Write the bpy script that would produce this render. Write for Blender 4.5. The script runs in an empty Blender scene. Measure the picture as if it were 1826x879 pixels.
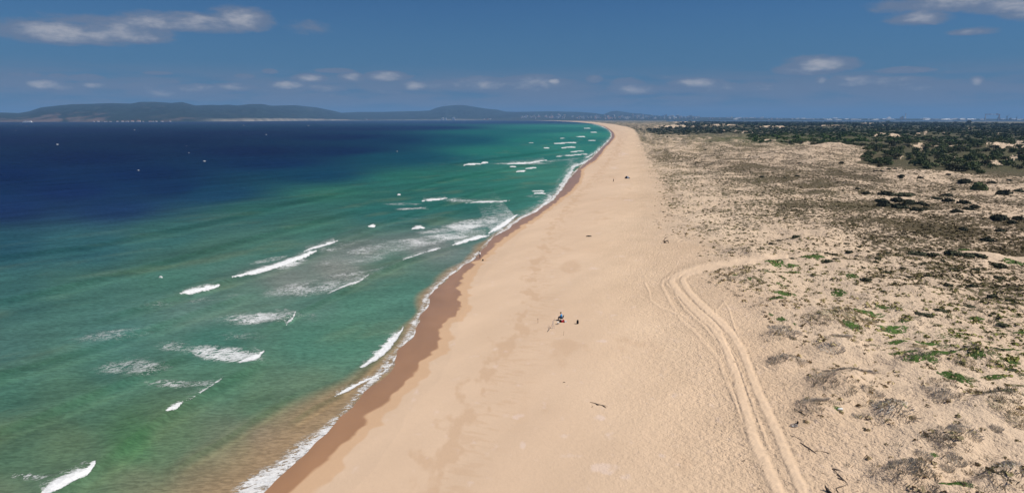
import bpy, math, random
import numpy as np
from mathutils import Vector
R = math.radians
random.seed(7)
rng = np.random.default_rng(7)
scene = bpy.context.scene
COL = scene.collection

# ------------------------------------------------------------------ camera, sky, sun, exposure
CAM_H = 34.0                      # drone height above the sea
FPX, PCX, PCY, YH = 1256.6, 913.0, 439.5, 211.5   # focal length in photo pixels, centre, eye level row
PITCH = math.atan((PCY - YH) / FPX)
cam_data = bpy.data.cameras.new('camera')
cam_data.sensor_width = 36.0
cam_data.lens = 36.0 * FPX / 1826.0
cam_data.clip_start = 1.0
cam_data.clip_end = 120000.0
cam = bpy.data.objects.new('camera', cam_data)
COL.objects.link(cam)
cam.location = (0, 0, CAM_H)
cam.rotation_euler = (math.pi / 2 - PITCH, 0, 0)
scene.camera = cam

SUN_AZ, SUN_EL = R(96), R(52)
sun_data = bpy.data.lights.new('sun', 'SUN')
sun_data.energy = 5.0
sun_data.angle = R(0.53)
sun_data.color = (1.0, 0.95, 0.86)
sun = bpy.data.objects.new('sun', sun_data)
COL.objects.link(sun)
sd = Vector((math.sin(SUN_AZ) * math.cos(SUN_EL), math.cos(SUN_AZ) * math.cos(SUN_EL), math.sin(SUN_EL)))
sun.rotation_euler = sd.to_track_quat('Z', 'Y').to_euler()
sun.location = (200, 100, 300)

scene.view_settings.view_transform = 'Standard'
scene.view_settings.look = 'None'
scene.view_settings.exposure = 0.0
scene.view_settings.gamma = 1.0
scene.cycles.max_bounces = 6
scene.cycles.diffuse_bounces = 2
scene.cycles.glossy_bounces = 2
scene.cycles.volume_bounces = 0
scene.cycles.use_denoising = True

def ray(px, py):
    """direction of the photograph's pixel; y forward = 1 along the ground plane axis"""
    px = np.asarray(px, float); py = np.asarray(py, float)
    a = (px - PCX) / FPX; b = (PCY - py) / FPX
    c, s = math.cos(PITCH), math.sin(PITCH)
    return a, c + b * s, -s + b * c

def az_el(px, py):
    x, y, z = ray(px, py)
    return float(np.arctan2(x, y)), float(np.arctan2(z, np.hypot(x, y)))

def at(px, py, z=0.0):
    x, y, dz = ray(px, py)
    t = (z - CAM_H) / dz
    return x * t, y * t

def lin(rgb):
    c = np.asarray(rgb, float) / 255.0
    return np.where(c <= 0.04045, c / 12.92, ((c + 0.055) / 1.055) ** 2.4)

class Nodes:
    def __init__(self, tree):
        self.t = tree; self.n = tree.nodes; self.l = tree.links
    def new(self, kind, **kw):
        n = self.n.new(kind)
        for k, v in kw.items(): setattr(n, k, v)
        return n
    def put(self, sock, v):
        if hasattr(v, 'is_output'): self.l.new(v, sock)
        elif v is not None: sock.default_value = v
    def m(self, op, a, b=None, c=None, clamp=False):
        n = self.n.new('ShaderNodeMath'); n.operation = op; n.use_clamp = clamp
        self.put(n.inputs[0], a); self.put(n.inputs[1], b); self.put(n.inputs[2], c)
        return n.outputs[0]
    def ss(self, v, lo, hi, a=0.0, b=1.0):
        n = self.n.new('ShaderNodeMapRange'); n.interpolation_type = 'SMOOTHSTEP'
        self.put(n.inputs[0], v); self.put(n.inputs[1], lo); self.put(n.inputs[2], hi)
        self.put(n.inputs[3], a); self.put(n.inputs[4], b)
        return n.outputs[0]
    def mix(self, f, a, b, blend='MIX'):
        n = self.n.new('ShaderNodeMix'); n.data_type = 'RGBA'; n.blend_type = blend
        self.put(n.inputs[0], f); self.put(n.inputs[6], a); self.put(n.inputs[7], b)
        return n.outputs[2]
    def noise(self, vec, scale, detail=3.0, rough=0.55, dist=0.0, kind=None):
        n = self.n.new('ShaderNodeTexNoise')
        if kind: n.noise_type = kind
        self.put(n.inputs['Vector'], vec); n.inputs['Scale'].default_value = scale
        n.inputs['Detail'].default_value = detail; n.inputs['Roughness'].default_value = rough
        n.inputs['Distortion'].default_value = dist
        return n.outputs[0]
    def attr(self, name):
        n = self.n.new('ShaderNodeAttribute'); n.attribute_name = name
        return n
    def mapping(self, vec, scale=(1, 1, 1), rot=(0, 0, 0), loc=(0, 0, 0)):
        n = self.n.new('ShaderNodeMapping')
        self.l.new(vec, n.inputs[0])
        n.inputs[1].default_value = loc; n.inputs[2].default_value = rot; n.inputs[3].default_value = scale
        return n.outputs[0]

# ---- the sky: physical daylight sky with a broken layer of small fair weather clouds low over the horizon
world = bpy.data.worlds.new('World')
scene.world = world
world.use_nodes = True
wn = Nodes(world.node_tree)
wn.n.clear()
sky = wn.new('ShaderNodeTexSky', sky_type='NISHITA')
sky.sun_disc = False
sky.sun_elevation = SUN_EL
sky.sun_rotation = SUN_AZ
sky.altitude = 0
sky.air_density = 1.0
sky.dust_density = 0.3
sky.ozone_density = 3.0
SKY_STRENGTH = 0.075
tc = wn.new('ShaderNodeTexCoord')
sep = wn.new('ShaderNodeSeparateXYZ'); wn.l.new(tc.outputs['Generated'], sep.inputs[0])
dx, dy, dz = sep.outputs
azn = wn.m('ARCTAN2', dx, dy)
eln = wn.m('ARCSINE', dz)
comb = wn.new('ShaderNodeCombineXYZ'); wn.l.new(azn, comb.inputs[0]); wn.l.new(eln, comb.inputs[1])
ae = comb.outputs[0]
n_big = wn.noise(wn.mapping(ae, (13, 46, 1)), 1.0, 8.0, 0.64, 0.5)
n_fine = wn.noise(wn.mapping(ae, (60, 150, 1), loc=(3, 7, 0)), 1.0, 5.0, 0.6)
nz = wn.m('SUBTRACT', wn.m('ADD', wn.m('MULTIPLY', n_big, 0.62), wn.m('MULTIPLY', n_fine, 0.38)), 0.5)
# big separate clouds: photo pixel centre, half width, half height, cover, brightness of the sunlit head
CLOUDS = [
 (95, 60, 115, 20, 1.0, .75), (150, 66, 90, 15, .8, .5), (215, 57, 95, 14, .8, .45), (265, 40, 70, 15, .9, .65), (350, 44, 110, 15, 1.0, .6), (430, 38, 62, 19, 1.05, .7), (245, 68, 60, 10, .6, .35), (30, 55, 70, 8, .55, .1),
 (548, 50, 36, 10, .45, .0), (185, 40, 110, 9, .45, .05),
 (1700, 6, 150, 18, 1.05, .55), (1640, 32, 62, 13, .9, .6), (1790, 12, 90, 14, .95, .5), (1740, 57, 45, 6, .6, .3), (1830, 18, 60, 18, .8, .4),
 (1465, 118, 62, 15, 1.0, .85), (1445, 126, 62, 9, .8, .25), (1612, 126, 46, 5, .7, .1),
 (690, 138, 42, 9, .9, .7), (628, 139, 26, 8, .8, .55), (552, 141, 32, 8, .85, .65), (517, 154, 40, 8, .85, .65), (575, 158, 40, 7, .7, .45),
 (597, 127, 36, 4, .65, .0), (483, 128, 14, 4, .7, .05), (740, 154, 32, 9, .85, .7), (800, 154, 60, 9, .75, .3), (860, 152, 60, 12, .9, .45), (955, 152, 70, 14, .95, .5), (988, 147, 16, 6, .9, .9), (1060, 142, 14, 6, .7, .1), (1118, 148, 28, 7, .7, .1),
 (1130, 161, 50, 9, .75, .5), (1240, 150, 48, 9, .85, .6), (1270, 158, 70, 9, .7, .25), (1350, 156, 60, 8, .65, .2), (1465, 145, 14, 7, .8, .6), (1520, 147, 60, 10, .8, .4), (1600, 150, 70, 10, .8, .3), (1640, 159, 40, 7, .75, .5), (1742, 147, 16, 8, .8, .75), (1745, 156, 50, 8, .7, .15),
 (75, 152, 42, 9, .9, .7), (110, 157, 45, 7, .7, .25), (28, 134, 16, 3, .7, .0), (60, 135, 16, 4, .75, .0), (103, 136, 18, 4, .8, .05), (155, 140, 32, 6, .85, .1), (168, 153, 32, 6, .75, .5), (250, 154, 34, 6, .75, .15), (280, 131, 26, 3, .7, .0), (435, 137, 18, 4, .8, .05), (310, 147, 12, 4, .7, .1), (350, 160, 60, 8, .8, .35), (420, 156, 44, 7, .75, .45), (290, 168, 60, 7, .65, .3),
]
cover = bright = None
for (cx, cy, hw, hh, cv, br) in CLOUDS:
    if cy > 100: cv, hw = cv + .3, hw * 1.12      # the low clouds are denser and drawn out
    a0, e0 = az_el(cx, cy)
    ra = abs(az_el(cx + hw, cy)[0] - a0); re = 1.35 * abs(az_el(cx, cy - hh)[1] - e0)
    u = wn.m('MULTIPLY', wn.m('SUBTRACT', azn, a0), 1 / ra)
    v = wn.m('MULTIPLY', wn.m('SUBTRACT', eln, e0), 1 / re)
    vb = wn.m('MINIMUM', wn.m('MULTIPLY', v, 1.35), v)          # flatter below
    q = wn.m('ADD', wn.m('MULTIPLY', u, u), wn.m('MULTIPLY', vb, vb))
    d = wn.m('MULTIPLY', wn.m('SUBTRACT', 1.12, q), cv)
    v2 = wn.m('MULTIPLY', wn.m('SUBTRACT', v, 0.12), 1.15)
    u2 = wn.m('MULTIPLY', u, 1.3)
    b_ = wn.m('MULTIPLY', wn.m('SUBTRACT', 1.0, wn.m('ADD', wn.m('MULTIPLY', u2, u2), wn.m('MULTIPLY', v2, v2))), br)
    cover = d if cover is None else wn.m('MAXIMUM', cover, d)
    bright = b_ if bright is None else wn.m('MAXIMUM', bright, b_)
EL1 = az_el(913, 190)[1]
band_n = wn.noise(wn.mapping(ae, (9, 70, 1), loc=(11, 2, 0)), 1.0, 6.0, 0.6)
band_m = wn.m('MULTIPLY', wn.ss(eln, 0.004, 0.02), wn.ss(eln, 0.075, 0.035))
band = wn.m('MULTIPLY', wn.ss(band_n, 0.33, 0.56), band_m)
cov1 = wn.ss(wn.m('ADD', wn.m('MAXIMUM', cover, -1.0), wn.m('MULTIPLY', nz, 3.4)), -0.35, 0.62)
cov = wn.m('MAXIMUM', wn.m('MULTIPLY', cov1, 0.88), wn.m('MULTIPLY', band, 0.9))
lit = wn.ss(wn.m('ADD', wn.m('MAXIMUM', bright, 0.0), wn.m('MULTIPLY', nz, 2.2)), 0.12, 1.05)
ccol = wn.mix(lit, (*(lin((106, 121, 146)) / SKY_STRENGTH), 1), (*(lin((188, 185, 188)) / SKY_STRENGTH), 1))
SKY_TINT = (0.215, 0.43, 0.68, 1)
skyc = wn.mix(1.0, sky.outputs[0], SKY_TINT, 'MULTIPLY')
horizon_mix = wn.ss(eln, 0.17, 0.0, 0.0, 0.85)
skys = wn.mix(horizon_mix, skyc, (*(lin((70, 110, 148)) / SKY_STRENGTH), 1))
final = wn.mix(cov, skys, ccol)
bg = wn.new('ShaderNodeBackground'); wn.l.new(final, bg.inputs[0]); bg.inputs[1].default_value = SKY_STRENGTH
wo = wn.new('ShaderNodeOutputWorld'); wn.l.new(bg.outputs[0], wo.inputs[0])

# ------------------------------------------------------------------ numeric helpers
def _h(ix, iy, seed):
    h = (ix.astype(np.int64) * 374761393 + iy.astype(np.int64) * 668265263 + seed * 974634777) & 0xFFFFFFFF
    h = ((h ^ (h >> 13)) * 1274126177) & 0xFFFFFFFF
    return (h ^ (h >> 16)) & 0xFFFF

def pnoise(x, y, seed=0):
    x = np.asarray(x, float); y = np.asarray(y, float)
    x0 = np.floor(x); y0 = np.floor(y)
    fx, fy = x - x0, y - y0
    u = fx * fx * fx * (fx * (fx * 6 - 15) + 10); v = fy * fy * fy * (fy * (fy * 6 - 15) + 10)
    out = 0
    for i, wx in ((0, 1 - u), (1, u)):
        for j, wy in ((0, 1 - v), (1, v)):
            a = _h(x0 + i, y0 + j, seed) * (2 * np.pi / 65536.0)
            out = out + wx * wy * (np.cos(a) * (fx - i) + np.sin(a) * (fy - j))
    return out * 1.5

def fbm(x, y, octaves=4, seed=0, gain=0.5):
    s = 0; a = 1.0; t = 0
    for o in range(octaves):
        s = s + a * pnoise(x, y, seed + o * 17); t += a
        x = x * 2.03 + 13.7; y = y * 2.03 - 7.1; a *= gain
    return s / t

def sstep(v, lo, hi):
    t = np.clip((v - lo) / (hi - lo), 0, 1)
    return t * t * (3 - 2 * t)

def rows(table):
    t = np.array(sorted(table), float)
    return lambda py: np.interp(py, t[:, 0], t[:, 1])

def idw(px, py, pts, power=3.0):
    """smooth map through control samples (px, py, values...) placed on the ground plane"""
    pts = np.array(pts, float)
    X = px / 260.0; Y = 2.2 * np.log(np.maximum(py - YH, 0.5))
    num = 0; den = 0
    for p in pts:
        d2 = (X - p[0] / 260.0) ** 2 + (Y - 2.2 * math.log(max(p[1] - YH, .5))) ** 2 + 0.004
        w = d2 ** (-power / 2)
        num = num + w[..., None] * p[2:]; den = den + w
    return num / den[..., None]

def polydist(X, Y, pts):
    """distance to a polyline, signed side (+ right of travel), and place along it 0..1"""
    pts = np.array(pts, float)
    best = np.full(X.shape, 1e9); side = np.zeros(X.shape); along = np.zeros(X.shape)
    L = np.r_[0, np.cumsum(np.hypot(*np.diff(pts, axis=0).T))]
    for i in range(len(pts) - 1):
        ax, ay = pts[i]; bx, by = pts[i + 1]
        ex, ey = bx - ax, by - ay; l2 = ex * ex + ey * ey + 1e-12
        t = np.clip(((X - ax) * ex + (Y - ay) * ey) / l2, 0, 1)
        qx, qy = X - ax - t * ex, Y - ay - t * ey
        d = np.hypot(qx, qy); m = d < best
        best = np.where(m, d, best)
        side = np.where(m, np.sign(ex * qy - ey * qx), side)
        along = np.where(m, (L[i] + t * math.sqrt(l2)) / L[-1], along)
    return best, -side, along

def in_poly(X, Y, pts):
    inside = np.zeros(X.shape, bool)
    n = len(pts)
    for i in range(n):
        (x1, y1), (x2, y2) = pts[i], pts[(i + 1) % n]
        if y1 == y2: continue
        c = ((y1 > Y) != (y2 > Y)) & (X < (x2 - x1) * (Y - y1) / (y2 - y1) + x1)
        inside ^= c
    return inside

# ------------------------------------------------------------------ plan of the coast (rows of the photograph mapped to the ground plane)
x_water = rows([(214, 560), (214.6, 880), (215.2, 930), (216, 985), (217.5, 1022), (220, 1050), (222, 1062), (226, 1076), (232, 1086), (238, 1091), (245, 1091),
    (254, 1084), (262, 1075), (275, 1063), (285, 1052), (300, 1034), (312, 1022), (325, 1012), (340, 1001), (352, 992), (362, 980), (375, 958), (388, 934), (400, 915), (415, 895), (430, 876), (445, 861), (462, 845), (480, 818), (500, 795), (515, 776),
    (530, 766), (555, 758), (575, 746), (600, 735), (630, 712), (655, 694), (680, 672), (700, 650), (725, 632), (745, 610), (770, 590), (800, 556), (825, 533), (850, 508), (879, 480), (920, 440), (1000, 360)])
x_wet = rows([(214, 566), (214.6, 885), (215.2, 935), (216, 988), (217.5, 1025), (220, 1053), (222, 1065), (226, 1079), (232, 1089), (238, 1095), (245, 1096),
    (254, 1089), (262, 1081), (275, 1071), (285, 1063), (295, 1046), (303, 1036), (312, 1036), (325, 1031), (335, 1022), (345, 1012), (362, 990), (385, 958), (410, 920), (435, 883), (452, 868), (466, 851), (480, 836), (497, 824), (520, 819),
    (540, 821), (560, 812), (578, 793), (600, 784), (625, 773), (650, 744), (672, 729), (698, 704), (723, 682), (752, 650), (778, 620), (800, 598), (818, 577), (839, 563), (858, 540), (879, 516), (920, 470), (1000, 388)])
x_foot = rows([(213.5, 930), (214.6, 930), (215.5, 985), (216.5, 1030), (218, 1060), (222, 1094), (227, 1120), (232, 1131), (245, 1136), (262, 1140), (280, 1148), (300, 1152), (320, 1160), (330, 1166),
    (345, 1168), (360, 1166), (385, 1168), (410, 1172), (425, 1190), (440, 1225), (460, 1245), (480, 1250), (500, 1255), (530, 1300), (560, 1330), (600, 1352), (650, 1362), (700, 1395), (760, 1420), (820, 1480), (879, 1560), (1000, 1660)])

RUTS = [
 ([(1412, 930), (1388, 879), (1343, 782), (1318, 690), (1296, 625), (1281, 595), (1267, 577), (1242, 556), (1224, 538), (1206, 517), (1197, 502), (1199, 495), (1215, 486), (1238, 479), (1277, 472), (1322, 466), (1400, 458)], 10.5),
 ([(1458, 930), (1432, 879), (1390, 782), (1347, 690), (1322, 622), (1306, 597), (1290, 579), (1267, 558), (1245, 538), (1226, 517), (1217, 500), (1220, 492), (1232, 485), (1256, 480), (1290, 475), (1335, 470), (1400, 461)], 9.2),
 ([(1330, 760), (1300, 690), (1281, 640), (1260, 615), (1238, 590), (1216, 572), (1201, 549), (1190, 529), (1179, 507), (1183, 499), (1204, 490)], 4.5),
 ([(1312, 690), (1285, 618), (1262, 588), (1238, 566), (1220, 550), (1212, 536), (1200, 515), (1188, 506)], 4.0),
 ([(1372, 800), (1334, 700), (1312, 640), (1290, 600), (1268, 580), (1246, 562)], 3.0),
 ([(1150, 505), (1158, 520), (1160, 535), (1178, 548), (1200, 556), (1225, 566)], 3.5),
 ([(1270, 562), (1285, 545), (1291, 538), (1300, 552), (1310, 585), (1322, 612)], 3.0),
 ([(1183, 500), (1200, 492), (1228, 482), (1270, 472)], 4.0),
]
MOUNDS = [  # photo centre, half width px, half depth px, height m
 (1402, 648, 42, 13, .75), (1505, 690, 75, 34, 1.1), (1455, 735, 42, 18, .6), (1590, 738, 38, 24, .7), (1402, 600, 46, 16, .55), (1495, 572, 72, 22, 1.2), (1500, 615, 50, 14, .5),
 (1700, 700, 60, 22, .6), (1790, 722, 75, 24, 1.0), (1700, 800, 70, 30, .9), (1620, 850, 70, 26, .9), (1790, 860, 70, 30, 1.2), (1700, 880, 60, 20, .8), (1640, 640, 55, 16, .7), (1620, 575, 40, 10, .5),
 (1740, 640, 60, 14, .7), (1340, 500, 70, 14, .7), (1340, 452, 60, 9, 1.2), (1390, 545, 60, 14, .5), (1430, 432, 60, 9, .8), (1770, 560, 60, 12, .6), (1660, 520, 80, 12, .6), (1560, 470, 80, 8, .7),
 (1450, 280, 120, 10, 6.0), (1520, 273, 80, 8, 5.0), (1330, 262, 90, 7, 4.0), (1250, 250, 80, 5, 4.0), (1640, 315, 100, 9, 2.5), (1560, 245, 80, 6, 5.0), (1770, 262, 60, 6, 4.0), (1620, 262, 50, 5, 4.0), (1290, 226, 60, 2.2, 7.0), (1370, 229, 50, 2.2, 6.0), (1230, 219, 60, 1.6, 7.0), (1480, 227, 60, 2.2, 6.0), (1660, 244, 60, 3.5, 5.0),
]
VEG = [  # photo px, py, plant cover, then colour of the cover (sRGB of plants in sunlight)
 (1180, 345, .30, 128, 118, 92), (1195, 400, .22, 140, 125, 105), (1215, 430, .10, 140, 130, 105), (1160, 300, .28, 132, 122, 92), (1150, 262, .34, 112, 106, 78), (1140, 240, .42, 92, 92, 66), (1120, 222, .55, 92, 92, 70), (1080, 216, .60, 90, 92, 76), (1000, 214.3, .6, 80, 88, 76),
 (1230, 320, .34, 90, 90, 62), (1300, 320, .46, 82, 80, 58), (1250, 290, .48, 88, 82, 62), (1330, 300, .62, 84, 78, 60), (1400, 290, .38, 96, 88, 72), (1480, 275, .32, 92, 84, 70), (1420, 320, .62, 82, 76, 56), (1520, 320, .60, 80, 74, 56), (1600, 315, .36, 86, 80, 62), (1750, 325, .40, 84, 78, 60),
 (1250, 360, .28, 90, 90, 64), (1330, 370, .36, 88, 86, 62), (1420, 370, .58, 80, 76, 56), (1520, 380, .66, 80, 76, 56), (1640, 395, .70, 76, 70, 50), (1760, 375, .42, 84, 78, 62), (1810, 440, .72, 74, 68, 48), (1720, 420, .74, 76, 70, 50), (1560, 415, .54, 84, 78, 60),
 (1300, 410, .24, 96, 96, 72), (1400, 410, .34, 92, 88, 66), (1480, 430, .32, 92, 86, 64), (1340, 440, .16, 110, 104, 84), (1640, 440, .52, 82, 78, 58), (1420, 455, .12, 100, 100, 70),
 (1300, 490, .34, 142, 132, 110), (1260, 510, .24, 140, 130, 108), (1380, 500, .18, 104, 104, 72), (1480, 500, .20, 100, 100, 66), (1590, 500, .32, 96, 90, 66), (1720, 490, .52, 82, 78, 56), (1810, 510, .66, 74, 72, 50), (1740, 545, .42, 84, 84, 52), (1640, 545, .28, 94, 96, 58),
 (1380, 545, .22, 140, 126, 108), (1440, 555, .10, 120, 112, 88), (1520, 560, .36, 112, 104, 74), (1600, 600, .16, 96, 98, 58), (1700, 600, .30, 90, 96, 52), (1800, 600, .36, 86, 92, 50), (1800, 650, .30, 90, 96, 52), (1650, 650, .14, 110, 104, 82), (1540, 640, .06, 120, 112, 90), (1480, 690, .12, 124, 114, 96), (1560, 690, .08, 130, 120, 100),
 (1340, 600, .0, 130, 120, 100), (1420, 690, .0, 130, 120, 100), (1480, 800, .0, 130, 120, 100), (1600, 770, .02, 130, 120, 100), (1660, 700, .12, 120, 112, 100), (1760, 700, .12, 110, 104, 80), (1820, 740, .14, 116, 104, 80), (1700, 740, .06, 110, 104, 84), (1720, 790, .06, 110, 104, 86), (1640, 840, .10, 116, 108, 92), (1800, 830, .06, 112, 104, 84), (1790, 870, .12, 104, 100, 76), (1540, 860, .02, 120, 110, 90),
 (1240, 560, .0, 130, 120, 100), (1330, 700, .0, 130, 120, 100), (1200, 460, .0, 130, 120, 100), (1500, 950, .05, 120, 110, 90), (1900, 700, .25, 100, 100, 66), (1900, 420, .70, 74, 68, 48), (2050, 600, .4, 84, 86, 56), (2050, 850, .2, 104, 100, 76),
 (1700, 290, .66, 66, 76, 44), (1800, 290, .70, 62, 74, 42), (1600, 275, .62, 66, 74, 46), (1400, 250, .66, 68, 82, 44), (1300, 235, .62, 70, 76, 56), (1220, 236, .75, 62, 70, 54), (1200, 226, .55, 92, 90, 72), (1500, 240, .75, 60, 72, 48), (1650, 240, .72, 58, 70, 48), (1800, 250, .70, 58, 70, 46), (1300, 222, .7, 62, 72, 58), (1500, 224, .78, 56, 68, 52), (1750, 230, .75, 58, 70, 50), (1200, 218, .7, 84, 88, 74), (1400, 216, .8, 62, 74, 62), (1800, 222, .8, 84, 86, 70), (1600, 215.5, .8, 84, 92, 84),
]
FOREST = [(1150, 232), (1168, 240), (1240, 240.5), (1300, 239), (1330, 240), (1342, 247), (1338, 253), (1365, 259), (1400, 262), (1440, 258), (1500, 266), (1530, 268), (1545, 276), (1530, 290), (1560, 297), (1610, 299), (1660, 304), (1700, 309), (1760, 311), (1830, 314), (2000, 318),
          (2000, 224), (1830, 222), (1700, 219.6), (1600, 218.6), (1500, 218), (1400, 217.2), (1300, 216.6), (1240, 216.4), (1200, 217), (1215, 222), (1170, 230)]
SANDY = [  # bare sand showing among the trees: photo centre, half width, half depth
 (1215, 219, 22, 1.4), (1238, 218.6, 12, 1.2), (1205, 226, 30, 3.0), (1250, 221, 10, 1), (1285, 225.5, 36, 2.0), (1312, 225, 10, 1.2), (1372, 228.6, 26, 1.6), (1392, 229.6, 12, 1.2), (1340, 237, 32, 1.4), (1290, 234, 12, 1), (1480, 227, 20, 1), (1548, 221, 16, 1.6), (1580, 223, 16, 1),
 (1610, 256, 16, 3.5), (1635, 243, 20, 3), (1672, 241, 40, 3), (1700, 241, 16, 2), (1770, 259, 18, 3.2), (1790, 264, 34, 5), (1660, 262, 46, 4), (1640, 266, 16, 2), (1730, 229, 12, 1.6), (1780, 240, 6, 1.4), (1812, 253, 12, 2), (1770, 293, 24, 4), (1695, 282, 14, 3), (1810, 283, 24, 4), (1365, 252, 20, 1.6), (1408, 252, 8, 2), (1570, 244, 14, 4), (1595, 247, 16, 3), (1830, 262, 26, 6), (1650, 290, 26, 2.5), (1610, 282, 14, 3),
]
PATH = [(1330, 467), (1400, 458), (1480, 456), (1560, 454), (1640, 452.5), (1720, 454), (1770, 459), (1830, 462), (1960, 470)]
DAMP = [(735, 900), (770, 850), (800, 800), (826, 745), (850, 715), (870, 675), (900, 625), (925, 580), (940, 530), (950, 485), (968, 440), (985, 408), (1012, 370), (1050, 330), (1085, 290), (1105, 262), (1106, 245)]
PALE = [(1062, 478, 20, 3), (1108, 457, 22, 1.6), (1085, 562, 20, 4), (1075, 608, 18, 3.5), (1078, 834, 46, 16), (1110, 852, 26, 12), (1118, 357, 18, 2), (1070, 416, 8, 1.5), (1000, 452, 10, 2), (1002, 570, 12, 4), (925, 742, 14, 8), (1066, 745, 16, 8), (1140, 775, 14, 6), (1095, 300, 12, 3), (1110, 330, 16, 2), (990, 594, 12, 5), (1160, 250, 8, 2), (1112, 275, 14, 4), (932, 795, 8, 10), (1185, 810, 16, 8)]

SAND_DRY, SAND_LOW, SAND_DUNE = lin((212, 184, 155)), lin((208, 180, 153)), lin((215, 190, 163))
SAND_DAMP, SAND_MOIST, SAND_WET, SAND_PALE = lin((194, 162, 132)), lin((200, 163, 128)), lin((168, 126, 90)), lin((226, 206, 198))
LIGHT = 1.06      # rough daylight on level ground, to turn sunlit tones into base colours

def ground_fields(PX, PY):
    """everything about the land at plan positions: world position and surface values"""
    PX = np.asarray(PX, float); PY = np.asarray(PY, float)
    x0, y0 = at(PX, PY)
    mpp = y0 / FPX                                           # metres per photo pixel sideways
    xw = x_water(PY) ; xd = x_wet(PY); xf = x_foot(PY)
    near = sstep(PY, 216, 225)
    edge = fbm(x0 / 14, y0 / 14, 3, 5) * 3.0 * near
    edge2 = (np.abs(fbm(x0 / 9, y0 / 9, 3, 9)) - .18) * 5.0 * near
    dw = (PX - xw) * mpp + edge * .5                         # metres inland of the water line
    dd = (PX - xd) * mpp + edge2 * .6
    foot = (PX - xf) * mpp + fbm(x0 / 10, y0 / 10, 4, 21) * 7 * near
    dm = sstep(foot, -3, 14)
    fz = np.where(dw < 0, np.maximum(dw * .05, -3.0), np.minimum(dw * .05, .35))
    zb = fz + sstep(dw, 5, 60) * 1.2 + sstep((PX - xf) * mpp, -10, 45) * 1.6 + sstep(PY, 330, 235) * sstep((PX - xf) * mpp, 0, 160) * 3.5
    zb = zb * (1 - .8 * sstep(y0, 5000, 7500))
    x, y = at(PX, PY, zb)
    fmask = in_poly(PX + fbm(x / 40, y / 40, 3, 31) * 22 * sstep(PY, 214, 260), PY, FOREST).astype(float)
    sandy = np.full_like(PX, -.7)
    for (cx, cy, rx, ry) in SANDY:
        q = ((PX - cx) / rx) ** 2 + ((PY - cy) / ry) ** 2
        sandy = np.maximum(sandy, 1 - q)
    sandy = sstep(sandy + fbm(PX / 9, PY / 2.2, 3, 77) * 1.5, .25, .55)
    # relief
    far = sstep(PY, 330, 262)
    z = zb + dm * (1 - far) * (fbm(x / 16, y / 16, 4, 41) * 1.9 + np.maximum(fbm(x / 4.5, y / 4.5, 3, 43), 0) * .4)
    z = z + far * dm * (np.abs(fbm(x / 60, y / 60, 4, 47)) * 9.0 + fbm(x / 18, y / 18, 3, 48) * 1.6 - 1.2) * (1 - sstep(y, 2500, 6500))
    md = np.zeros_like(PX)
    for (cx, cy, rx, ry, h) in MOUNDS:
        wob = 1 + .35 * fbm(PX / (rx * .9), PY / (ry * .9), 2, int(cx))
        q = (((PX - cx) / rx) ** 2 + ((PY - cy) / ry) ** 2) * wob
        k = np.exp(-1.6 * q)
        z = z + h * k * (1.5 if cy > 430 else 1.0)
        if cy > 430: md = np.maximum(md, k)
    # sand that people and tyres have disturbed
    tramp = sstep(foot, -40, 5) * .9 + .45 * sstep(dw, 25, 55)
    tramp = np.clip(tramp * sstep(dw, 14, 45), 0, 1)
    lump = np.minimum(1, 6.0 / np.maximum(mpp * 60, .01))
    z = z + tramp * fbm(x / .9, y / .9, 3, 51) * .10 * lump
    col = SAND_LOW + (SAND_DRY - SAND_LOW) * sstep(dw, 18, 40)[..., None]
    col = col + (SAND_DUNE - col) * dm[..., None]
    v1 = fbm(x / 25, y / 40, 4, 61)
    col = col * (1 + .10 * v1[..., None] * np.array([.8, 1.0, 1.2]))
    tide = fbm((x * .85 - y * .5) / 7, (x * .5 + y * .85) / 60, 4, 63); fleck = fbm(x / .8, y / .8, 3, 64)
    col = col * (1 + ((.09 * tide + .07 * fleck * sstep(dw, 20, 40)) * (1 - dm))[..., None])
    # damp upper swash line and pale blown sand
    dlt, _, _ = polydist(PX, PY, DAMP)
    wdt = 9 + 26 * sstep(PY, 300, 800)
    stre = fbm(x / 4.0 + y / 25, y / 7.0, 4, 65) + .5 * fbm(x / 1.5, y / 6, 3, 66)
    dk = sstep(1.0 - dlt / wdt + stre * 2.4, .45, 1.15) * sstep(PY, 225, 260)
    dk2 = sstep(fbm(x / 9, y / 22, 4, 69) - .25, .0, .22) * sstep(dw, 14, 22) * sstep(dw, 45, 30) * .45
    side_ = (PX - np.interp(PY, [q[1] for q in DAMP[::-1]], [q[0] for q in DAMP[::-1]])) / wdt
    comb_ = sstep(fbm(x / 3.2, y / 1.1 + x / 3, 4, 68), -.02, .3) * sstep(side_, -.3, .4) * sstep(side_, 3.6, 1.4) * .38 * sstep(PY, 330, 420)
    dk = np.maximum(np.maximum(dk * .6, dk2), comb_)
    col = col + (SAND_DAMP - col) * dk[..., None]
    pl = np.zeros_like(PX)
    for (cx, cy, rx, ry) in PALE:
        pl = np.maximum(pl, 1 - ((PX - cx) / rx) ** 2 - ((PY - cy) / ry) ** 2)
    pl = sstep(pl + fbm(x / 1.6, y / 2.4, 4, 71) * 1.6, .45, 1.2) * (1 - dm)
    pl2 = sstep(fbm(x / 7, y / 3, 4, 73), .22, .5) * sstep(dw, 30, 60) * (1 - dm) * .4
    pl = np.maximum(pl, pl2)
    col = col + (SAND_PALE - col) * (pl * .34)[..., None]
    # wet sand
    moist = sstep(dd, 2.2, 1.7) 
    wet = sstep(dd, .3, -.3)
    col = col + (SAND_MOIST - col) * (moist * .75)[..., None]
    col = col + (SAND_WET * (1.0 - .16 * sstep(dd, -1, -7)[..., None]) * (1 + .18 * fbm(x / 6, y / 14, 3, 81)[..., None]) - col) * wet[..., None]
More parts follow.
